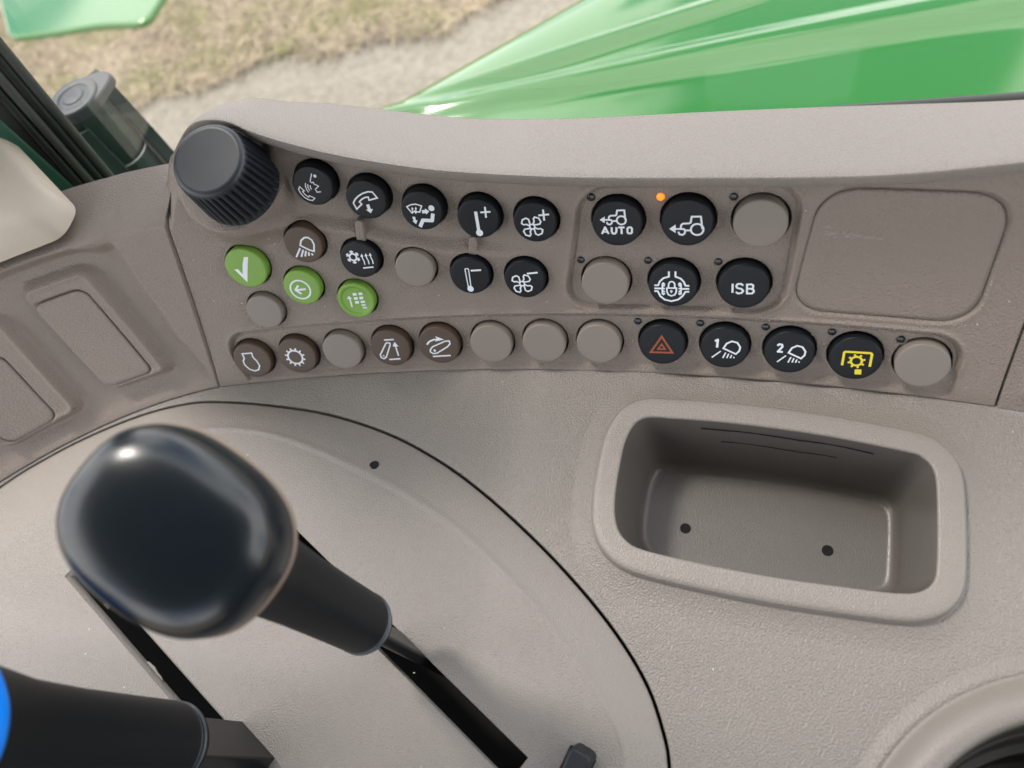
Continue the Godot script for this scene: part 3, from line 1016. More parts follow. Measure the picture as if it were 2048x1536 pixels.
func build_left_module() -> void:
	var root := thing("side_module", Vector3(-60, 0, 20), "taupe side module with two framed blank covers left of the buttons", "console module")
	var mb := MB.new()
	mb.patch(330, 240, func(u: float, w: float) -> Vector3:
		var h := 0.9 + w * 107.0
		var a := lerpf(0.9, 165.0, pow(u, 1.25))
		return module_skin(a, h, module_relief(a, h) if h < 82.0 else module_relief(a, 82.0)), true)
	mb.patch(200, 2, func(u: float, w: float) -> Vector3:
		var a := lerpf(0.9, 165.0, u)
		return module_skin(a, 0.9 - 0.5 * w, module_relief(a, 1.0) - 3.0 * w))
	mb.patch(80, 2, func(u: float, w: float) -> Vector3:
		var h := 0.9 + 95.0 * u
		return module_skin(0.9 - 0.5 * w, h, module_relief(0.9, minf(h, 82.0)) - (0.5 if w > 0.3 else 0.0) - 3.5 * maxf(0.0, w - 0.5)), true)
	commit(mb, "housing", M.panel, root)
	for k in 2:
		var pts := [Vector2(26.0, 15.2), Vector2(47.9, 15.2), Vector2(51.7, 58.0), Vector2(31.4, 58.0)] if k == 0 else [Vector2(73.2, 12.2), Vector2(96.4, 12.2), Vector2(98.1, 46.9), Vector2(73.8, 46.9)]
		var loop := rounded(pts, 4.5 if k == 0 else 5.5, 8)
		var mid: Vector2 = (pts[0] + pts[1] + pts[2] + pts[3]) / 4.0
		mb = MB.new()
		mb.patch(loop.size(), 10, func(u: float, w: float) -> Vector3:
			var q: Vector2 = loop[roundi(u * loop.size()) % loop.size()]
			var i := roundi(w * 10)
			var off: float = [-3.0, -0.3, 0.25, 0.55, 0.7, 0.72, 0.72, 0.72, 0.72, 0.72, 0.72][i]
			var scale: float = [1.0, 1.0, 0.99, 0.972, 0.945, 0.9, 0.7, 0.5, 0.3, 0.1, 0.001][i]
			q = mid.lerp(q, scale)
			return module_skin(q.x, q.y, off - 1.0), true, true)
		commit(mb, "blank_cover", M.panel, root, "narrow blank cover nearer the buttons" if k == 0 else "wide blank cover cut off by the picture's left edge")

func build_right_module() -> void:
	var root := thing("end_module", Vector3(360, 0, 0), "taupe end module beside the panel at the right edge", "console module")
	var mb := MB.new()
	mb.patch(60, 60, func(u: float, w: float) -> Vector3:
		var s := 339.6 + 80.0 * u
		var v := 0.5 + 98.0 * w
		var d := 0.4 + 2.2 * step(343, 350, s) * step(3, 10, v)
		return skin(s, v, d))
	mb.patch(60, 2, func(u: float, w: float) -> Vector3:
		return skin(339.6 - 0.3 * w, 0.5 + 98.0 * u, 0.4 - 0.3 * w - (4.0 if w > 0.7 else 0.0)))
	commit(mb, "housing", M.panel, root)

func build_levers() -> void:
	# first lever: shaft out of the second slot, sleeve, bezel and pommel
	var root := thing("control_lever", Vector3(126, 0, 112), "upright control lever with a glossy black rounded pommel", "lever")
	var foot := Vector3(128.5, 0, 113.5)
	var rise := (Vector3(116.5, 139, 102.5) - Vector3(124.0, 42, 108.5)).normalized()
	var e := Vector3(124.0, 42, 108.5)
	var x := Vector3(0.838, 0, 0.546)
	x = (x - rise * rise.dot(x)).normalized()
	var xf := Transform3D(Basis(x, rise.cross(x), rise), e)
	var mb := MB.new()
	mb.slab(Transform3D(xf.basis, e - rise * 75), rounded([Vector2(-7.5, -2.2), Vector2(7.5, -2.2), Vector2(7.5, 2.2), Vector2(-7.5, 2.2)], 1.4), 0, 80, 0.5)
	commit(mb, "shaft", M.steel, root)
	mb = MB.new()
	mb.lathe(xf, [Vector2(0.01, -0.2), Vector2(8.6, -0.2), Vector2(9.3, 0.1), Vector2(9.7, 0.8), Vector2(9.8, 1.6), Vector2(9.5, 2.0), Vector2(9.55, 2.5), Vector2(10.0, 2.8), Vector2(10.05, 3.4), Vector2(9.75, 3.8), Vector2(9.8, 4.4), Vector2(10.25, 4.8), Vector2(10.4, 7), Vector2(10.6, 24), Vector2(11.0, 45), Vector2(11.8, 62), Vector2(13.5, 74), Vector2(17, 85), Vector2(21, 94)], 64, Vector2(1.05, 1.0))
	var sleeve := commit(mb, "sleeve", M.sleeve, root)
	for hh in [3.0, 4.9]:
		mb = MB.new()
		mb.lathe(xf, [Vector2(9.4, hh - 0.75), Vector2(10.2, hh - 0.5), Vector2(10.55, hh), Vector2(10.2, hh + 0.5), Vector2(9.4, hh + 0.75)], 64, Vector2(1.05, 1.0))
		commit(mb, "ring", M.ridge_glint, sleeve)
	var axis := Vector3(0.28, 0.90, 0.30).normalized()
	var px := (Vector3(0.84, 0, 0.5) - axis * axis.dot(Vector3(0.84, 0, 0.5))).normalized()
	var head := Transform3D(Basis(px, axis.cross(px), axis), Vector3(116.5, 139.0, 102.5))
	mb = MB.new()
	pommel(mb, head, [Vector2(0.30, -10), Vector2(0.62, -8.5), Vector2(0.85, -5.0), Vector2(0.95, -2.2), Vector2(0.985, -0.9), Vector2(0.99, 0.0)], 27.0, 22.0)
	commit(mb, "pommel_base", M.sleeve, root)
	mb = MB.new()
	pommel(mb, head, [Vector2(0.985, -1.0), Vector2(1.0, -0.8), Vector2(1.012, -0.2), Vector2(1.01, 0.5), Vector2(0.985, 0.9)], 27.0, 22.0)
	commit(mb, "bezel", M.bezel, root)
	mb = MB.new()
	pommel(mb, head, [Vector2(0.975, 0.4), Vector2(0.985, 2.0), Vector2(0.982, 5.0), Vector2(0.962, 8.4), Vector2(0.92, 11.2), Vector2(0.855, 13.3), Vector2(0.76, 14.9), Vector2(0.63, 16.1), Vector2(0.48, 16.9), Vector2(0.32, 17.4), Vector2(0.16, 17.65), Vector2(0.001, 17.7)], 27.0, 22.0)
	commit(mb, "pommel", M.pommel, root)
	# second lever, cut by the corner of the picture
	root = thing("control_lever", Vector3(70, 0, 154), "control lever with a blue ring cut off at the lower left", "lever")
	var axis2 := Vector3(-0.04, 1, 0.01).normalized()
	var p2 := Vector3(69.5, 50, 154.0)
	x = (Vector3(0.862, 0, 0.507) - axis2 * axis2.dot(Vector3(0.862, 0, 0.507))).normalized()
	xf = Transform3D(Basis(x, axis2.cross(x), axis2), p2)
	mb = MB.new()
	mb.slab(Transform3D(xf.basis, p2 - axis2 * 80), rounded([Vector2(-10.5, -4.2), Vector2(10.5, -4.2), Vector2(10.5, 4.2), Vector2(-10.5, 4.2)], 0.8), 0, 84, 0.4)
	commit(mb, "shaft", M.steel, root)
	mb = MB.new()
	mb.lathe(xf, [Vector2(0.01, -0.2), Vector2(11.0, -0.2), Vector2(12.2, 0.2), Vector2(12.7, 1.2), Vector2(12.6, 1.9), Vector2(12.2, 2.2), Vector2(12.3, 2.7), Vector2(12.9, 3.0), Vector2(12.95, 3.7), Vector2(12.5, 4.1), Vector2(12.6, 4.7), Vector2(13.2, 5.1), Vector2(13.4, 8), Vector2(13.4, 22), Vector2(13.6, 48), Vector2(14.4, 66), Vector2(17.0, 82), Vector2(22, 96)], 64)
	sleeve = commit(mb, "sleeve", M.sleeve, root)
	for hh in [3.2, 5.4]:
		mb = MB.new()
		mb.lathe(xf, [Vector2(12.2, hh - 0.8), Vector2(13.1, hh - 0.5), Vector2(13.4, hh), Vector2(13.1, hh + 0.5), Vector2(12.2, hh + 0.8)], 64)
		commit(mb, "ring", M.ridge_glint, sleeve)
	var head2 := Transform3D(Basis(x, axis2.cross(x), axis2), p2 + axis2 * 91.5)
	mb = MB.new()
	pommel(mb, head2, [Vector2(0.7, -3), Vector2(0.93, -2.0), Vector2(1.0, 0.0), Vector2(1.0, 3.0), Vector2(0.95, 5.0)], 25.0, 22.0)
	commit(mb, "blue_ring", M.blue, root)
	mb = MB.new()
	pommel(mb, head2, [Vector2(0.96, 4.0), Vector2(0.95, 8.0), Vector2(0.88, 12.6), Vector2(0.72, 16), Vector2(0.45, 18), Vector2(0.001, 18.6)], 25.0, 22.0)
	commit(mb, "pommel", M.pommel, root)
	# little rocker at the lower edge
	root = thing("rocker_switch", Vector3(195, 7.4, 142), "small black rocker lever beside the slot at the lower edge", "switch")
	var rx := Vector3(0.36, 0, -0.93)
	var tilted := Transform3D(Basis(rx.cross(Vector3.UP).normalized(), rx, Vector3.UP).orthonormalized(), Vector3(194.5, 7.4, 144.5))
	mb = MB.new()
	mb.slab(tilted, rounded([Vector2(-5.0, -30), Vector2(5.0, -30), Vector2(5.0, 7.5), Vector2(-5.0, 7.5)], 0.8), 0.05, 0.35, 0.1)
	commit(mb, "opening", M.void, root)
	mb = MB.new()
	var lean := Transform3D(tilted.basis.rotated(tilted.basis.x, 0.22), tilted.origin + Vector3(0.6, -2.0, 0))
	mb.slab(lean, rounded([Vector2(-4.1, -26), Vector2(4.1, -26), Vector2(4.1, 9.6), Vector2(-4.1, 9.6)], 2.4), -3.0, 9.0, 1.3)
	commit(mb, "paddle", M.rubber, root)

# a rounded-square head: steps of Vector2(share of the outline, height)
func pommel(mb: MB, xf: Transform3D, steps: Array, a: float, b: float) -> void:
	var last := steps.size() - 1
	mb.patch(96, last, func(u: float, w: float) -> Vector3:
		var q: Vector2 = steps[roundi(w * last)]
		var c := cos(u * TAU)
		var s := sin(u * TAU)
		var k := pow(pow(absf(c), 2.5) + pow(absf(s), 2.5), -1.0 / 2.5)
		return xf * Vector3(c * k * a * q.x, s * k * b * q.x, q.y), false, true)

func build_window() -> void:
	# cream lining of the pillar
	var root := thing("pillar_lining", Vector3(-70, 70, -30), "smooth cream pillar lining at the left edge", "pillar trim")
	var mb := MB.new()
	var xf := Transform3D(flat, Vector3(0, 95, 0))
	var loop := rounded(Array(ground_loop([Vector2(-200, -165), Vector2(-105, -99), Vector2(-37, -48), Vector2(-38, -33), Vector2(-64, -22), Vector2(-200, 40)])), 6.0, 8)
	mb.patch(loop.size(), 40, func(u: float, w: float) -> Vector3:
		var i := roundi(u * loop.size()) % loop.size()
		var k := w * w
		var q := loop[i].lerp(Vector2(-118, 62), k)
		return xf * Vector3(q.x, q.y, -13.0 * pow(1.0 - k, 15.0) - 1.5 * (1.0 - k)), false, true)
	commit(mb, "lining", M.cream, root)
	# window: pane, bottom seal and the post with its rubber beads
	root = thing("side_window", Vector3(170, 40, -98), "clear side window with black rubber seals", "window")
	mb = MB.new()
	mb.slab(Transform3D(Basis(), Vector3(0, 0, -113)), PackedVector2Array([Vector2(-140, 20), Vector2(560, 20), Vector2(560, 640), Vector2(-140, 640)]), 0, 4.0, 0.3)
	commit(mb, "pane", M.glass, root)
	mb = MB.new()
	mb.tube([Vector3(205, 67.4, -88), Vector3(240, 67.6, -88), Vector3(290, 66.9, -88), Vector3(350, 66.6, -88)], [1.0, 1.7, 2.2, 2.5], 14)
	commit(mb, "bottom_seal", M.seal_grey, root)
	mb = MB.new()
	mb.tube([Vector3(228, 65, -86), Vector3(260, 64.5, -85.5), Vector3(300, 64, -85), Vector3(350, 63.5, -84.5)], [1.2, 1.8, 2.2, 2.4], 12)
	commit(mb, "bottom_bead", M.seal, root)
	var foot := Vector3(-88, 31.5, -99.6)
	var dir := Vector3(8.2, 79.5, -3).normalized()
	var side := Vector3(0.62, 0, -0.78)
	for b in [[-5.4, 2.6, 0.5, "seal"], [-0.6, 2.3, 2.0, "seal_grey"], [4.0, 3.2, 0.0, "seal"], [8.8, 2.5, 1.2, "seal_grey"]]:
		mb = MB.new()
		var o: Vector3 = foot + side * b[0] + Vector3(0.78, 0, 0.62) * b[2]
		mb.tube([o - dir * 160, o, o + dir * 160, o + dir * 420], b[1], 16, Vector3.BACK)
		commit(mb, "seal_bead", M[b[3]], root)
	mb = MB.new()
	var back := Transform3D(Basis(side, dir.cross(side).normalized(), dir).orthonormalized(), foot - Vector3(0.78, 0, 0.62) * 2.5)
	mb.slab(back, PackedVector2Array([Vector2(-8, -3), Vector2(11, -3), Vector2(11, 3), Vector2(-8, 3)]), -160, 420, 0.8)
	commit(mb, "seal_channel", M.seal, root)
	# painted post behind the seals
	root = thing("door_post", Vector3(-125, 0, -110), "dark green door post left of the rubber seals", "door post")
	mb = MB.new()
	var post := Transform3D(Basis(side, dir.cross(side).normalized(), dir).orthonormalized(), foot - side * 26 - Vector3(0.78, 0, 0.62) * 5)
	mb.slab(post, rounded([Vector2(-30, -6), Vector2(20, -6), Vector2(20, 6), Vector2(-30, 6)], 3), -160, 420, 0.8)
	commit(mb, "post", M.frame_paint, root)
	# hinge outside the glass
	root = thing("pivot_bracket", Vector3(-137, -60, -171), "dark green hinge bracket with a round pin cap outside the window", "hinge bracket")
	var hx := Transform3D(flat, Vector3(-136.6, 0, -171.5))
	mb = MB.new()
	mb.lathe(hx, [Vector2(15.0, 30), Vector2(15.8, 36), Vector2(15.4, 37.2), Vector2(14.6, 37.8), Vector2(10.4, 37.8), Vector2(10.0, 36.9), Vector2(9.2, 36.7), Vector2(7.0, 36.7), Vector2(6.6, 37.4), Vector2(5.8, 37.8), Vector2(0.01, 37.9)], 48)
	commit(mb, "pin_cap", M.hinge_cap, root)
	for seg in [[-8, 30, 14.2], [-44, -10, 13.4], [-110, -46, 14.0]]:
		mb = MB.new()
		mb.lathe(hx, [Vector2(seg[2] - 1.0, seg[0]), Vector2(seg[2], seg[0] + 1), Vector2(seg[2], seg[1] - 1), Vector2(seg[2] - 1.2, seg[1])], 40)
		commit(mb, "barrel", M.hinge, root)
	mb = MB.new()
	mb.slab(Transform3D(flat, Vector3.ZERO), rounded(Array(ground_loop([Vector2(-152, -166), Vector2(-146, -186), Vector2(-126, -194), Vector2(-115, -188), Vector2(-121, -164), Vector2(-138, -154)])), 11, 6), 31, 36.4, 1.5)
	commit(mb, "cap_plate", M.hinge_cap, root)
	mb = MB.new()
	mb.tube([Vector3(-136.6, -9.6, -171.5), Vector3(-136.6, -8.4, -171.5)], 14.6, 40, Vector3.BACK)
	commit(mb, "washer", M.steel_bright, root)
	mb = MB.new()
	mb.slab(Transform3D(flat, Vector3.ZERO), rounded(Array(ground_loop([Vector2(-172, -170), Vector2(-135, -148), Vector2(-126, -155), Vector2(-163, -180)])), 2), -130, 27, 1.5)
	commit(mb, "leaf", M.hinge, root)
	mb = MB.new()
	var flange := PackedVector2Array()
	for q in rounded([Vector2(-34, 33), Vector2(-12, 33), Vector2(-1, 6), Vector2(3, -40), Vector2(0, -90), Vector2(-8, -118), Vector2(-34, -126)], 16, 8):
		flange.append(q)
	var fx := Transform3D(Basis(Vector3(0.80, 0, 0.60), Vector3.UP, Vector3(-0.60, 0, 0.80)), Vector3(-117, 0, -180))
	mb.slab(fx, flange, -4, 4, 1.5)
	commit(mb, "flange", M.hinge, root)

func build_outside() -> void:
	# ground, gravel and the strip of dry grass
	var mb := MB.new()
	mb.patch(60, 60, func(u: float, w: float) -> Vector3:
		return Vector3(lerpf(-40000, 40000, u), GROUND - 30, lerpf(-60000, 20000, w)), true)
	tag(commit(mb, "ground", M.soil), "", "", "", "structure")
	mb = MB.new()
	var gravel_edge := func(x: float) -> float: return -3320.0 + x * -0.40195 + x * x * -4.877e-05 + 60.0 * sin(x * 0.004) + 35.0 * sin(x * 0.011 + 1.0)
	mb.patch(160, 40, func(u: float, w: float) -> Vector3:
		var x := lerpf(-9000, 3000, u)
		var far: float = gravel_edge.call(x)
		return Vector3(x, GROUND + 6.0 * sin(x * 0.013) * sin(w * 9.0), lerpf(far, 4000, w)), true)
	tag(commit(mb, "gravel_path", M.gravel), "", "", "", "structure")
	mb = MB.new()
	var bumps := FastNoiseLite.new()
	bumps.seed = 4
	bumps.frequency = 0.0022
	mb.patch(260, 120, func(u: float, w: float) -> Vector3:
		var x := lerpf(-9000, 2000, u)
		var near: float = gravel_edge.call(x)
		var z := near + 60.0 - 7000.0 * w
		return Vector3(x, GROUND - 12.0 + 22.0 * minf(1.0, w * 40.0) + 28.0 * bumps.get_noise_2d(x, z) * minf(1.0, w * 20.0), z), false)
	tag(commit(mb, "grass_verge", M.soil), "", "", "", "structure")
	# matted dry grass
	var blade := MB.new()
	for k in 7:
		var a := rng.randf() * TAU
		var d := Vector3(cos(a), 0, sin(a))
		var n := Vector3(-d.z, 0, d.x)
		var l := rng.randf_range(60, 150)
		var o := Vector3(rng.randf_range(-40, 40), 0, rng.randf_range(-40, 40))
		blade.patch(1, 3, func(u: float, w: float) -> Vector3:
			return o + d * l * w + n * (u - 0.5) * 9.0 * (1.05 - w) + Vector3.UP * (sin(w * 2.4) * l * 0.28))
	var tuft := blade.mesh(Vector3.ZERO)
	tuft.surface_set_material(0, M.straw)
	var mm := MultiMesh.new()
	mm.transform_format = MultiMesh.TRANSFORM_3D
	mm.use_colors = true
	mm.mesh = tuft
	mm.instance_count = 70000
	for i in mm.instance_count:
		var z := -2400.0 - 5200.0 * pow(rng.randf(), 1.3)
		var x := rng.randf_range(-6500, 900)
		var edge: float = gravel_edge.call(x)
		if z > edge + 80 or rng.randf() < 0.35 and z > edge - 260:
			z = edge - 120 - rng.randf() * 3500
		var t := Transform3D(Basis(Vector3.UP, rng.randf() * TAU).scaled(Vector3.ONE * rng.randf_range(0.35, 0.95)), Vector3(x, GROUND + 5, z) * S)
		mm.set_instance_transform(i, t)
		var green := bumps.get_noise_2d(x * 1.3 + 900, z * 1.3)
		var c := Color(0.44, 0.36, 0.24).lerp(Color(0.12, 0.09, 0.06), rng.randf())
		if green > 0.16 and rng.randf() < 0.75:
			c = c.lerp(Color(0.15, 0.16, 0.035), 0.75)
		mm.set_instance_color(i, c)
	var grass := MultiMeshInstance3D.new()
	grass.name = "dry_grass"
	grass.multimesh = mm
	add_child(grass)
	tag(grass, "matted dry straw-coloured grass beyond the gravel", "grass", "", "stuff")
	# rear fender under the window
	var root := thing("rear_fender", Vector3(250, -150, -350), "glossy green rear fender with raised ribs below the window", "fender")
	mb = MB.new()
	mb.patch(260, 220, func(u: float, w: float) -> Vector3:
		var t := lerpf(-260, 1100, u)
		var d := 760.0 * pow(w, 1.35)
		var y := -150.0
		y -= 9.0 * exp(-d / 10.0)
		y += 26.0 * (1.0 - exp(-d / 90.0)) - d * 0.05
		for rib in [[20.0, 0.335, 11.0, 9.0], [39.0, 0.30, -9.0, 13.0], [34.0, 0.485, 9.0, 10.0], [52.0, 0.52, -7.0, 14.0]]:
			var c: float = rib[0] + rib[1] * maxf(t, -40.0)
			y += rib[2] * step(-rib[3], rib[3], d - c)
		y -= 60.0 * pow(maxf(0.0, -t - 20.0) / 240.0, 2) 
		y -= 0.00004 * pow(maxf(0.0, d - 120.0), 2)
		y += 0.010 * t
		var e := Vector2(-52 + 0.826 * t + 0.564 * d, -350 - 0.564 * t + 0.826 * d)
		return Vector3(e.x, y, e.y), true)
	mb.patch(260, 8, func(u: float, w: float) -> Vector3:
		var t := lerpf(-260, 1100, u)
		var y0 := -150.0 - 9.0 + 0.010 * t - 60.0 * pow(maxf(0.0, -t - 20.0) / 240.0, 2)
		var e := Vector2(-52 + 0.826 * t, -350 - 0.564 * t)
		return Vector3(e.x + 6.0 * w, y0 - 70.0 * w, e.y + 9.0 * w))
	commit(mb, "skin", M.fender, root)
	# a second green panel further off
	root = thing("front_fender", Vector3(-1500, -1000, -1500), "pale green rounded body panel above the dry grass", "fender")
	mb = MB.new()
	var gl := rounded(Array(ground_loop([Vector2(-1850, -1630), Vector2(-1700, -1426), Vector2(-1500, -1428), Vector2(-1390, -1434), Vector2(-1240, -1415), Vector2(-1225, -1500), Vector2(-1200, -1700), Vector2(-1500, -1950)])), 40, 6)
	mb.slab(Transform3D(flat, Vector3(0, -800, 0)), gl, -16, 0, 8)
	commit(mb, "skin", M.fender, root)

func build_dust() -> void:
	var mb := MB.new()
	for i in 95:
		var q := Vector2(rng.randf_range(-20, 345), rng.randf_range(-8, 175))
		var joint := step(0, 1, 0)
		var p := Vector3(q.x, 0.12, q.y)
		var n := Vector3.UP
		if i < 55:
			var sv := Vector2(rng.randf_range(5, 335), rng.randf_range(2, 80))
			p = skin(sv.x, sv.y, relief(sv.x, sv.y) + 0.06)
			n = skin_frame(sv.x, sv.y).basis.z
		elif q.y > 8.0 + absf(q.x - 30.0) * 0.5 and q.x < 226:
			p.y = 7.5
			if q.y < 26.0 + maxf(0.0, q.x - 40.0) * 0.62:
				continue
		elif q.x > 180 and q.x < 335 and q.y < 98:
			continue
		var a := rng.randf() * TAU
		var x := n.cross(Vector3(sin(a), cos(a), 0.3)).normalized()
		var y := n.cross(x)
		var l := rng.randf_range(0.12, 0.4) * (2.2 if rng.randf() < 0.12 else 1.0)
		var w := rng.randf_range(0.07, 0.14)
		mb.patch(1, 1, func(u: float, t: float) -> Vector3: return p + x * (u - 0.5) * l * 2.0 + y * (t - 0.5) * w * 2.0 + n * 0.08 * sin(u * 5.0))
	# crumbs caught along the ridges, grooves and button rims of the panel
	for i in 420:
		var sv := Vector2.ZERO
		if i < 170:
			sv = Vector2(rng.randf_range(24, 318), 28.6 + rng.randfn(0.0, 0.7))
		elif i < 240:
			sv = Vector2(rng.randf_range(268, 322), 32.9 + rng.randfn(0.0, 0.45))
		elif i < 280:
			sv = Vector2(324.4 + rng.randfn(0.0, 0.4), rng.randf_range(38, 76))
		else:
			var b: Array = button_list()[rng.randi() % 33]
			sv = Vector2(b[0], b[1]) + Vector2.from_angle(rng.randf() * TAU) * (b[2] + 1.1 + absf(rng.randfn(0.0, 0.35)))
		var p := skin(sv.x, sv.y, relief(sv.x, sv.y) + 0.08)
		var r := rng.randf_range(0.06, 0.17)
		var f := skin_frame(sv.x, sv.y).basis
		mb.patch(4, 2, func(u: float, t: float) -> Vector3:
			return p + (f.x * cos(u * TAU) + f.y * sin(u * TAU)) * r * (1.0 - t) + f.z * r * 0.8 * t, false, true)
	var o := commit(mb, "dust_specks", M.dust)
	tag(o, "pale dust specks and lint scattered over the console", "dust", "", "stuff")

# strokes and fills in mm about the face's centre: L line, C closed line, F filled shape, D disc, O ring
func symbol(which: String) -> Array:
	match which:
		"voice": return [
			["L", 0.42, [1.6, 5.2, -0.3, 2, 0.19, 1.41, 0.87, 1.66, 1.01, 0.75, 2.57, -0.29, 0.68, -1.42, 0.91, -2.75, 2.62, -2.75]],
			["D", 0.66, [2.57, 4.02]],
			["L", 0.4, [-2.44, 1.66, -2.98, 0.38, -3.05, -1.21, -2.65, -2.37]],
			["L", 0.4, [-1.67, 1, -2.06, 0.02, -2.1, -1.08, -1.79, -1.78]],
			["L", 0.4, [-0.82, 0.48, -1.08, -0.22, -1.05, -0.84, -0.8, -1.24]],
			["C", 0.42, [-5.52, 0.46, -6.39, -0.67, -6.16, -2.43, -5.37, -4.14, -3.94, -5.49, -2.35, -6.08, -0.94, -5.18, -2.84, -3.83, -3.44, -4.45, -4.5, -3.13, -5.08, -1.82, -4.26, -1.55]],
		]
		"phone": return [
			["C", 0.62, [3.68, 3.12, 1.91, 3.43, -0.57, 2.95, -2.76, 1.96, -4.58, 0.68, -5.73, -0.69, -5.21, -3.48, -2.34, -1.54, -3.06, -0.47, -1.54, 0.61, 0.05, 1.18, 1.33, 1.17, 1.27, -0.17, 4.96, 0.44]],
			["F", 0, [-0.6, -2.01, 0.75, -1.85, 0.77, -4.08, 1.73, -4.05, 0.24, -5.83, -1.37, -4.12, -0.53, -4.08]],
		]
		"vent": return [
			["C", 0.5, [-5.63, 2.27, -3.73, 3.01, -1.67, 3.09, 0.64, 2.17, -0.88, -0.49, -2.75, 0.21, -4.28, -0.39]],
			["L", 0.4, [-4.09, -0.96, -3.48, 1.36]],
			["L", 0.4, [-2.64, -1.08, -2.04, 1.24]],
			["F", 0, [-4.1, 0.98, -3.4, 2.08, -3.01, 0.96]],
			["F", 0, [-2.59, 0.99, -1.91, 2.02, -1.56, 1.02]],
			["L", 0.35, [-4.4, -0.2, -3.97, -0.49, -3.18, -0.12, -2.44, -0.55, -1.61, -0.25]],
			["F", 0, [0.25, 0.32, 1.61, 0.36, 1.76, 0.93, 3.24, -0.35, 1.74, -1.61, 1.54, -1.05, 0.11, -1.05]],
			["D", 1.25, [4.45, 0.86]],
			["L", 1.5, [4.5, -1.46, 3.44, -4.49, -0.39, -4.01, -2.31, -6.82]],
			["F", 0, [-4.52, -2.21, -3.28, -2.24, -3.33, -3.78, -2.66, -3.83, -3.65, -5.53, -4.89, -4.02, -4.26, -3.89]],
		]
		"warm": return [
			["L", 1.3, [-0.31, 3.24, -0.65, -5.99]],
			["D", 1.45, [-0.49, -6]],
			["L", 0.75, [1.52, 2.77, 5.73, 2.8]],
			["L", 0.75, [3.84, 5, 3.45, 0.39]],
		]
		"cool": return [
			["C", 0.45, [-1.37, 3.29, -0.96, 3.54, -0.06, 3.49, 0.15, 3.09, -0.36, -4.62, -1.57, -4.96]],
			["D", 1.38, [-0.76, -5.99]],
			["L", 0.75, [1.02, 2.51, 5.46, 2.58]],
		]
		"fanup": return [
			["O", 0.62, [-1.21, -1.65, 1]],
			["C", 0.62, [-0.26, -0.91, 0.82, -0.82, 1.93, -0.65, 2.5, 0.32, 1.83, 1.87, 0.31, 2.37, -0.26, 1.62, -0.14, 0.5, -0.69, -0.46]],
			["C", 0.62, [-1.95, -0.7, -2.04, 0.39, -2.21, 1.5, -3.18, 2.06, -4.73, 1.4, -5.23, -0.12, -4.48, -0.7, -3.36, -0.57, -2.4, -1.13]],
			["C", 0.62, [-2.16, -2.38, -3.25, -2.48, -4.36, -2.65, -4.92, -3.61, -4.26, -5.16, -2.74, -5.67, -2.16, -4.91, -2.29, -3.79, -1.74, -2.84]],
			["C", 0.62, [-0.48, -2.6, -0.38, -3.68, -0.21, -4.79, 0.75, -5.36, 2.3, -4.69, 2.81, -3.17, 2.05, -2.6, 0.93, -2.72, -0.02, -2.17]],
			["L", 0.75, [1.92, 3, 6.15, 3.28]],
			["L", 0.75, [4.04, 5.36, 3.93, 0.74]],
		]
		"fandn": return [
			["O", 0.62, [-1.26, -1.68, 1]],
			["C", 0.62, [-0.31, -0.95, 0.78, -0.85, 1.89, -0.68, 2.45, 0.29, 1.79, 1.84, 0.27, 2.34, -0.31, 1.59, -0.18, 0.47, -0.73, -0.49]],
			["C", 0.62, [-1.99, -0.73, -2.09, 0.36, -2.26, 1.47, -3.22, 2.03, -4.77, 1.36, -5.28, -0.15, -4.52, -0.73, -3.4, -0.61, -2.45, -1.16]],
			["C", 0.62, [-2.21, -2.41, -3.29, -2.51, -4.4, -2.68, -4.97, -3.65, -4.3, -5.2, -2.78, -5.7, -2.21, -4.94, -2.33, -3.83, -1.78, -2.87]],
			["C", 0.62, [-0.52, -2.63, -0.42, -3.72, -0.26, -4.82, 0.71, -5.39, 2.26, -4.72, 2.76, -3.21, 2.01, -2.63, 0.89, -2.75, -0.07, -2.2]],
			["L", 0.75, [1.45, 2.88, 5.92, 3.26]],
			["L", 0.75, [1.45, 2.88, 5.92, 3.26]],
		]
		"ac": return [
			["C", 0.8, [-0.86, 2.54, -2.38, 3.42, -3.9, 2.54, -3.9, 0.79, -2.38, -0.08, -0.86, 0.79]],
			["L", 0.75, [-0.91, 2.52, 0.3, 3.22]],
			["L", 0.6, [0.21, 2.18, -0.64, 3.65]],
			["L", 0.75, [-2.38, 3.37, -2.38, 4.77]],
			["L", 0.6, [-1.53, 4.17, -3.23, 4.17]],
			["L", 0.75, [-3.85, 2.52, -5.06, 3.22]],
			["L", 0.6, [-4.12, 3.65, -4.97, 2.18]],
			["L", 0.75, [-3.85, 0.82, -5.06, 0.12]],
			["L", 0.6, [-4.97, 1.15, -4.12, -0.32]],
			["L", 0.75, [-2.38, -0.03, -2.38, -1.43]],
			["L", 0.6, [-3.23, -0.83, -1.53, -0.83]],
			["L", 0.75, [-0.91, 0.82, 0.3, 0.12]],
			["L", 0.6, [-0.64, -0.32, 0.21, 1.15]],
			["L", 0.5, [1.82, -2.27, 2.01, -0.65, 1.69, 0.8, 1.81, 2.3]],
			["F", 0, [0.94, 1.56, 1.89, 2.94, 2.42, 1.67]],
			["L", 0.5, [3.75, -2.24, 3.93, -0.62, 3.6, 0.84, 3.71, 2.33]],
			["F", 0, [2.85, 1.59, 3.79, 2.97, 4.32, 1.71]],
			["L", 0.5, [5.66, -2.2, 5.84, -0.58, 5.51, 0.87, 5.61, 2.36]],
			["F", 0, [4.75, 1.63, 5.69, 3, 6.22, 1.74]],
			["L", 0.65, [0.61, -3.73, 5.31, -3.64]],
		]
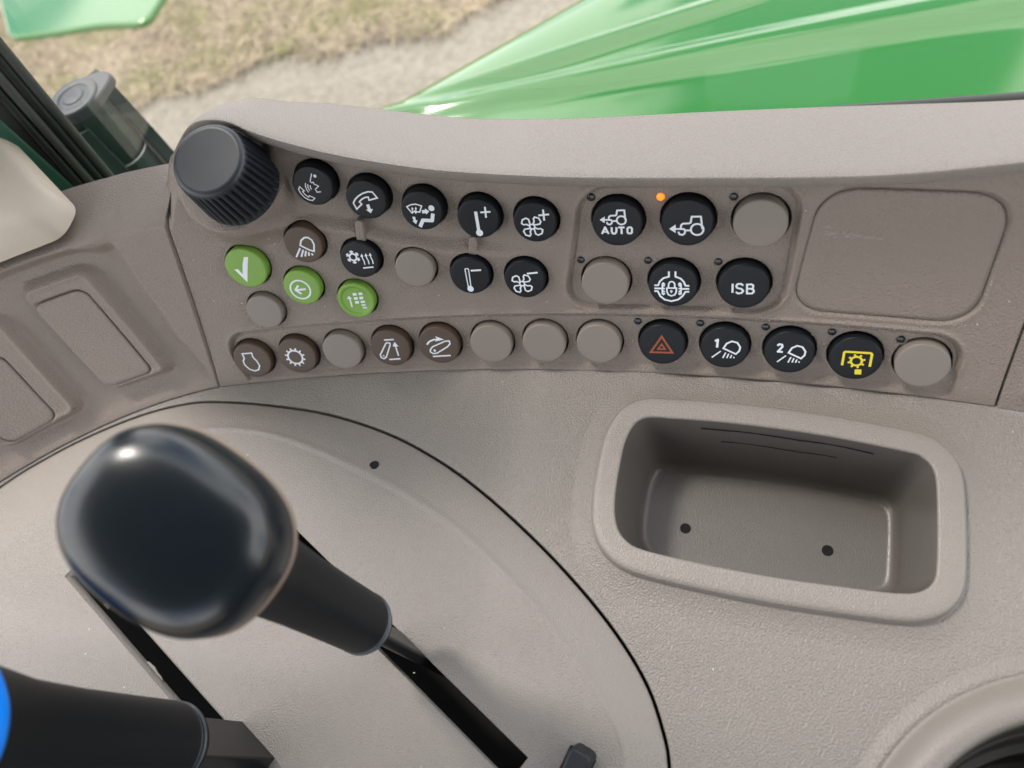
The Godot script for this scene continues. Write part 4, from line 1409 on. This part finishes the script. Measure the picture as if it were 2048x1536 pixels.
		"lamp": return [
			["C", 0.72, [-1.28, -0.03, -0.08, 2.14, 1.9, 3.32, 3.55, 3.13, 4.77, 1.79, 4.99, -0.25, 3.86, -3.39, 2.03, -2.57]],
			["L", 0.75, [-1.84, -1.32, -5.19, -5.25]],
			["L", 0.75, [-0.73, -2.18, -2.79, -5.32]],
			["L", 0.75, [0.33, -2.79, -0.99, -5.32]],
			["L", 0.75, [1.3, -3.51, 0.87, -5.24]],
			["L", 0.75, [2.42, -4.17, 2.64, -5.18]],
		]
		"check": return [
			["F", 0, [1.54, 5.42, 3.56, 5.27, 1.61, 1.39, -0.07, -2.24, -2.04, -6.66, -5.39, 0.2, -3.58, 0.16, -2.53, -2.56, -0.76, 1.71]],
		]
		"back": return [
			["O", 0.75, [-0.89, -0.74, 4.55]],
			["L", 0.95, [1.75, -0.71, -2.95, -0.82]],
			["L", 0.95, [-1.09, 1.45, -3.23, -0.7, -1.07, -2.89]],
		]
		"page": return [
			["L", 0.7, [-2.93, -3.33, -2.64, 1.43]],
			["F", 0, [-4.05, 0.78, -2.82, 2.4, -1.63, 0.83]],
			["F", 0, [-0.6, 3.5, 1.18, 3.47, 0.99, 2.2, -0.8, 2.22]],
			["F", 0, [2.19, 3.52, 3.96, 3.5, 3.78, 2.23, 2, 2.25]],
			["F", 0, [-0.63, 1.48, 1.16, 1.46, 0.96, 0.18, -0.83, 0.2]],
			["F", 0, [1.96, 1.48, 3.74, 1.46, 3.56, 0.18, 1.77, 0.2]],
			["F", 0, [-0.63, -0.47, 1.16, -0.49, 0.97, -1.77, -0.83, -1.76]],
			["F", 0, [1.94, -0.55, 3.93, -0.58, 3.8, -1.66, 1.81, -1.63]],
			["F", 0, [1.81, -2.32, 3.8, -2.35, 3.77, -3.13, 1.77, -3.1]],
			["F", 0, [1.98, -3.73, 3.98, -3.75, 3.98, -4.45, 1.98, -4.43]],
		]
		"engine": return [
			["C", 0.62, [-3.43, 4.33, 1.57, 4.17, 1.27, 1.95, 2.39, -0.45, 2.83, -3.1, 1.38, -5.22, -0.89, -5.61, -3.12, -4.36, -4.52, -1.9, -4.48, 0.38, -3.27, 1.85]],
		]
		"gear": return [
			["O", 0.8, [-0.9, -0.37, 3.55]],
			["L", 0.75, [2.65, 0.25, 4.03, 0.5]],
			["L", 0.75, [1.86, 1.94, 2.93, 2.84]],
			["L", 0.75, [0.33, 3.01, 0.81, 4.33]],
			["L", 0.75, [-1.52, 3.18, -1.77, 4.55]],
			["L", 0.75, [-3.21, 2.39, -4.11, 3.46]],
			["L", 0.75, [-4.28, 0.86, -5.6, 1.34]],
			["L", 0.75, [-4.44, -1, -5.82, -1.24]],
			["L", 0.75, [-3.66, -2.68, -4.73, -3.58]],
			["L", 0.75, [-2.13, -3.75, -2.61, -5.07]],
			["L", 0.75, [-0.27, -3.92, -0.03, -5.29]],
			["L", 0.75, [1.42, -3.13, 2.32, -4.2]],
			["L", 0.75, [2.49, -1.6, 3.8, -2.08]],
		]
		"lift": return [
			["L", 0.7, [-1.71, 4.54, 2.99, 4.55]],
			["L", 0.7, [-1.99, -5.82, 3.55, -5.69]],
			["L", 0.65, [3.06, -4.12, 2.91, 1.1]],
			["F", 0, [1.49, 1, 2.94, 3.35, 4.33, 0.84]],
			["C", 0.62, [-0.6, 3.13, 0.58, 2.76, 0.5, 1.85, -3.02, -4.4, -4.37, -5.25, -5.6, -4.56, -5.62, -3.01, -1.36, 2.75]],
			["D", 0.4, [-4.13, -3.72]],
		]
		"curl": return [
			["L", 0.7, [-3.97, -5.49, 4.59, -5.24]],
			["C", 0.62, [-4.35, -1.83, -2.94, -0.38, 3.56, 2.24, 5.44, 2.29, 5.51, 0.8, 4.03, -0.64, -1.51, -3.76, -3.47, -3.99, -4.62, -3.04]],
			["D", 0.6, [-2.41, -2.4]],
			["L", 0.75, [-5.38, 0.8, -3.94, 2.36, -1.58, 3.28, 0.02, 3.21]],
			["F", 0, [-0.65, 5.03, 3.21, 3.09, -1.38, 2.26, 0.06, 3.39]],
		]
		"hazard": return [
			["C", 0.85, [-0.04, 4.08, 4.25, -3.42, -4.63, -3.6]],
			["C", 0.75, [-0.08, 0.44, 1.32, -1.83, -1.64, -1.98]],
		]
		"lamp1": return [
			["C", 0.72, [-0.36, -0.01, 0.87, 2.37, 2.84, 3.5, 4.89, 3.02, 6.15, 0.99, 5.85, -0.82, 4.6, -2.35]],
			["L", 0.56, [-1.3, -1.37, -4.73, -4.66]],
			["L", 0.56, [0.66, -1.94, -0.4, -4.62]],
			["L", 0.56, [1.85, -2.42, 1.19, -4.5]],
			["L", 0.56, [3.05, -2.9, 2.54, -4.46]],
			["L", 0.56, [4.03, -3.69, 3.83, -4.35]],
			["L", 0.95, [-3.76, 3.11, -2.68, 3.89, -2.84, 0.24]],
		]
		"lamp2": return [
			["C", 0.72, [-0.19, 0.1, 0.86, 2.44, 2.67, 3.59, 4.63, 3.16, 5.94, 1.21, 5.75, -0.56, 4.64, -2.08]],
			["L", 0.56, [-1.01, -1.25, -4.1, -4.53]],
			["L", 0.56, [0.88, -1.77, 0.02, -4.4]],
			["L", 0.56, [2.04, -2.21, 1.52, -4.25]],
			["L", 0.56, [3.2, -2.65, 2.8, -4.18]],
			["L", 0.56, [4.17, -3.4, 4.02, -4.05]],
			["L", 0.85, [-4.59, 2.97, -3.98, 3.73, -2.97, 3.61, -2.72, 2.66, -4.24, 0.27, -2.34, 0.31]],
		]
		"pto": return [
			["L", 0.9, [-4.22, -3.28, -4.23, 2.61, -3.75, 2.94, 5.02, 3.32, 5.52, 2.84, 5.56, -2.72]],
			["O", 0.85, [0.56, -0.81, 1.95]],
			["L", 0.8, [2.46, -0.19, 3.56, 0.17]],
			["L", 0.8, [1.47, 0.97, 1.99, 2]],
			["L", 0.8, [-0.06, 1.09, -0.41, 2.19]],
			["L", 0.8, [-1.22, 0.1, -2.24, 0.62]],
			["L", 0.8, [-1.34, -1.43, -2.43, -1.78]],
			["L", 0.8, [-0.35, -2.59, -0.87, -3.61]],
			["L", 0.8, [1.18, -2.71, 1.54, -3.8]],
			["L", 0.8, [2.34, -1.72, 3.37, -2.24]],
			["F", 0, [0.53, -4.56, 2.89, -4.25, 3.14, -6.59, 0.75, -6.77]],
		]
		"front": return [
			["L", 0.7, [-4.68, -2.3, -0.84, -2.38]],
			["F", 0, [-6.54, -2.3, -4.14, -0.55, -4.16, -4.03]],
			["L", 0.7, [-2.29, -2.08, -2.16, -0.76, -1.5, -0.15, 0.86, -0.02, 1.3, 0.38, 1.62, 2.64, 4.9, 2.72, 5.45, -2.23]],
			["L", 0.7, [-0.57, -2.9, 1.67, -2.88]],
			["O", 0.7, [3.63, -2.49, 2.25]],
			["L", 0.7, [-3.22, -3.46, -2.69, -4.54, -1.63, -4.75, -0.83, -4.07, -0.71, -2.83, -1.1, -2.38]],
		]
		"auto": return [
			["L", 0.68, [-4.95, 1.78, -1.86, 1.64]],
			["F", 0, [-6.45, 1.81, -4.43, 3.14, -4.62, 0.42]],
			["L", 0.68, [-3.01, 1.91, -2.84, 2.94, -2.28, 3.4, -0.36, 3.46, 0.02, 3.76, 0.4, 5.54, 3.06, 5.53, 3.24, 1.63]],
			["L", 0.68, [-1.67, 1.23, 0.14, 1.2]],
			["O", 0.68, [1.75, 1.46, 1.7]],
			["L", 0.68, [-3.84, 0.84, -3.46, -0.02, -2.62, -0.21, -1.94, 0.32, -1.77, 1.28, -2.07, 1.65]],
			["L", 0.75, [-6, -4.12, -4.59, -1.3, -3.39, -4.17]],
			["L", 0.6, [-5.46, -3.31, -3.61, -3.27]],
			["L", 0.8, [-2.09, -1.34, -2.16, -3.3, -1.78, -4, -0.95, -4.01, -0.43, -3.32, -0.24, -1.37]],
			["L", 0.8, [0.39, -1.44, 2.79, -1.48]],
			["L", 0.8, [1.61, -1.46, 1.57, -4.23]],
			["C", 0.75, [3.86, -1.96, 4.3, -1.5, 5.17, -1.5, 5.54, -1.98, 5.47, -3.54, 5.06, -4.01, 4.18, -4, 3.79, -3.53]],
		]
		"diff": return [
			["L", 0.72, [-7.12, 0.07, -5.63, 0.1, -5.03, 1.78, -3.6, 3.3, -1.48, 4.01, -1.46, 6.31]],
			["L", 0.72, [1.04, 6.36, 1.03, 4.06, 2.98, 3.29, 4.24, 1.84, 4.81, 0.21, 6.26, 0.19]],
			["L", 0.72, [-7.17, -2.53, -5.82, -2.49, -4.85, -4.77, -3.14, -6.25, -0.56, -6.85, 2.02, -6.08, 3.72, -4.5, 4.83, -2.52, 6.29, -2.4]],
			["L", 0.72, [-7.14, -1.28, -3.94, -1.27]],
			["L", 0.72, [3.14, -1.24, 6.28, -1.14]],
			["L", 0.7, [-3.07, 0.49, -3.63, 1.14, -3.97, 0.64, -4.03, -3.56, -3.63, -3.89, -3.11, -3.2]],
			["L", 0.6, [-3.92, 0.3, -3.08, -0.18]],
			["L", 0.6, [-3.94, -0.94, -3.09, -1.42]],
			["L", 0.6, [-3.95, -2.21, -3.1, -2.69]],
			["L", 0.7, [2.15, 0.63, 2.71, 1.3, 3.13, 0.82, 3.14, -3.35, 2.72, -3.7, 2.21, -3.04]],
			["L", 0.6, [3.08, 0.49, 2.23, -0.04]],
			["L", 0.6, [3.08, -0.74, 2.24, -1.27]],
			["L", 0.6, [3.08, -2.01, 2.24, -2.54]],
			["C", 0.62, [-2.29, -0.99, 1.39, -0.89, 1.33, -2.57, 0.74, -3.93, -0.55, -4.48, -1.69, -3.94, -2.25, -2.67]],
			["L", 0.62, [-1.66, -0.98, -1.59, 0.86, -1.08, 1.7, -0.37, 1.95, 0.33, 1.67, 0.75, 0.92, 0.77, -0.91]],
			["D", 0.5, [-0.54, -2.35]],
			["L", 0.5, [-0.54, -2.35, -0.54, -3.13]],
		]
		"isb": return [
			["L", 0.75, [-3.95, 1.29, -3.86, -2.58]],
			["L", 0.75, [-0.05, 0.76, -1, 1.43, -2.12, 1.27, -2.62, 0.36, -2.17, -0.45, -0.65, -0.76, 0.08, -1.61, -0.55, -2.58, -1.78, -2.81, -2.63, -2.19]],
			["C", 0.72, [1.28, 1.21, 2.84, 1.4, 3.55, 0.94, 3.53, -0.16, 2.97, -0.57, 3.76, -0.97, 3.95, -1.78, 3.32, -2.54, 1.5, -2.64]],
			["L", 0.72, [1.38, -0.54, 3.1, -0.51]],
		]
	return []
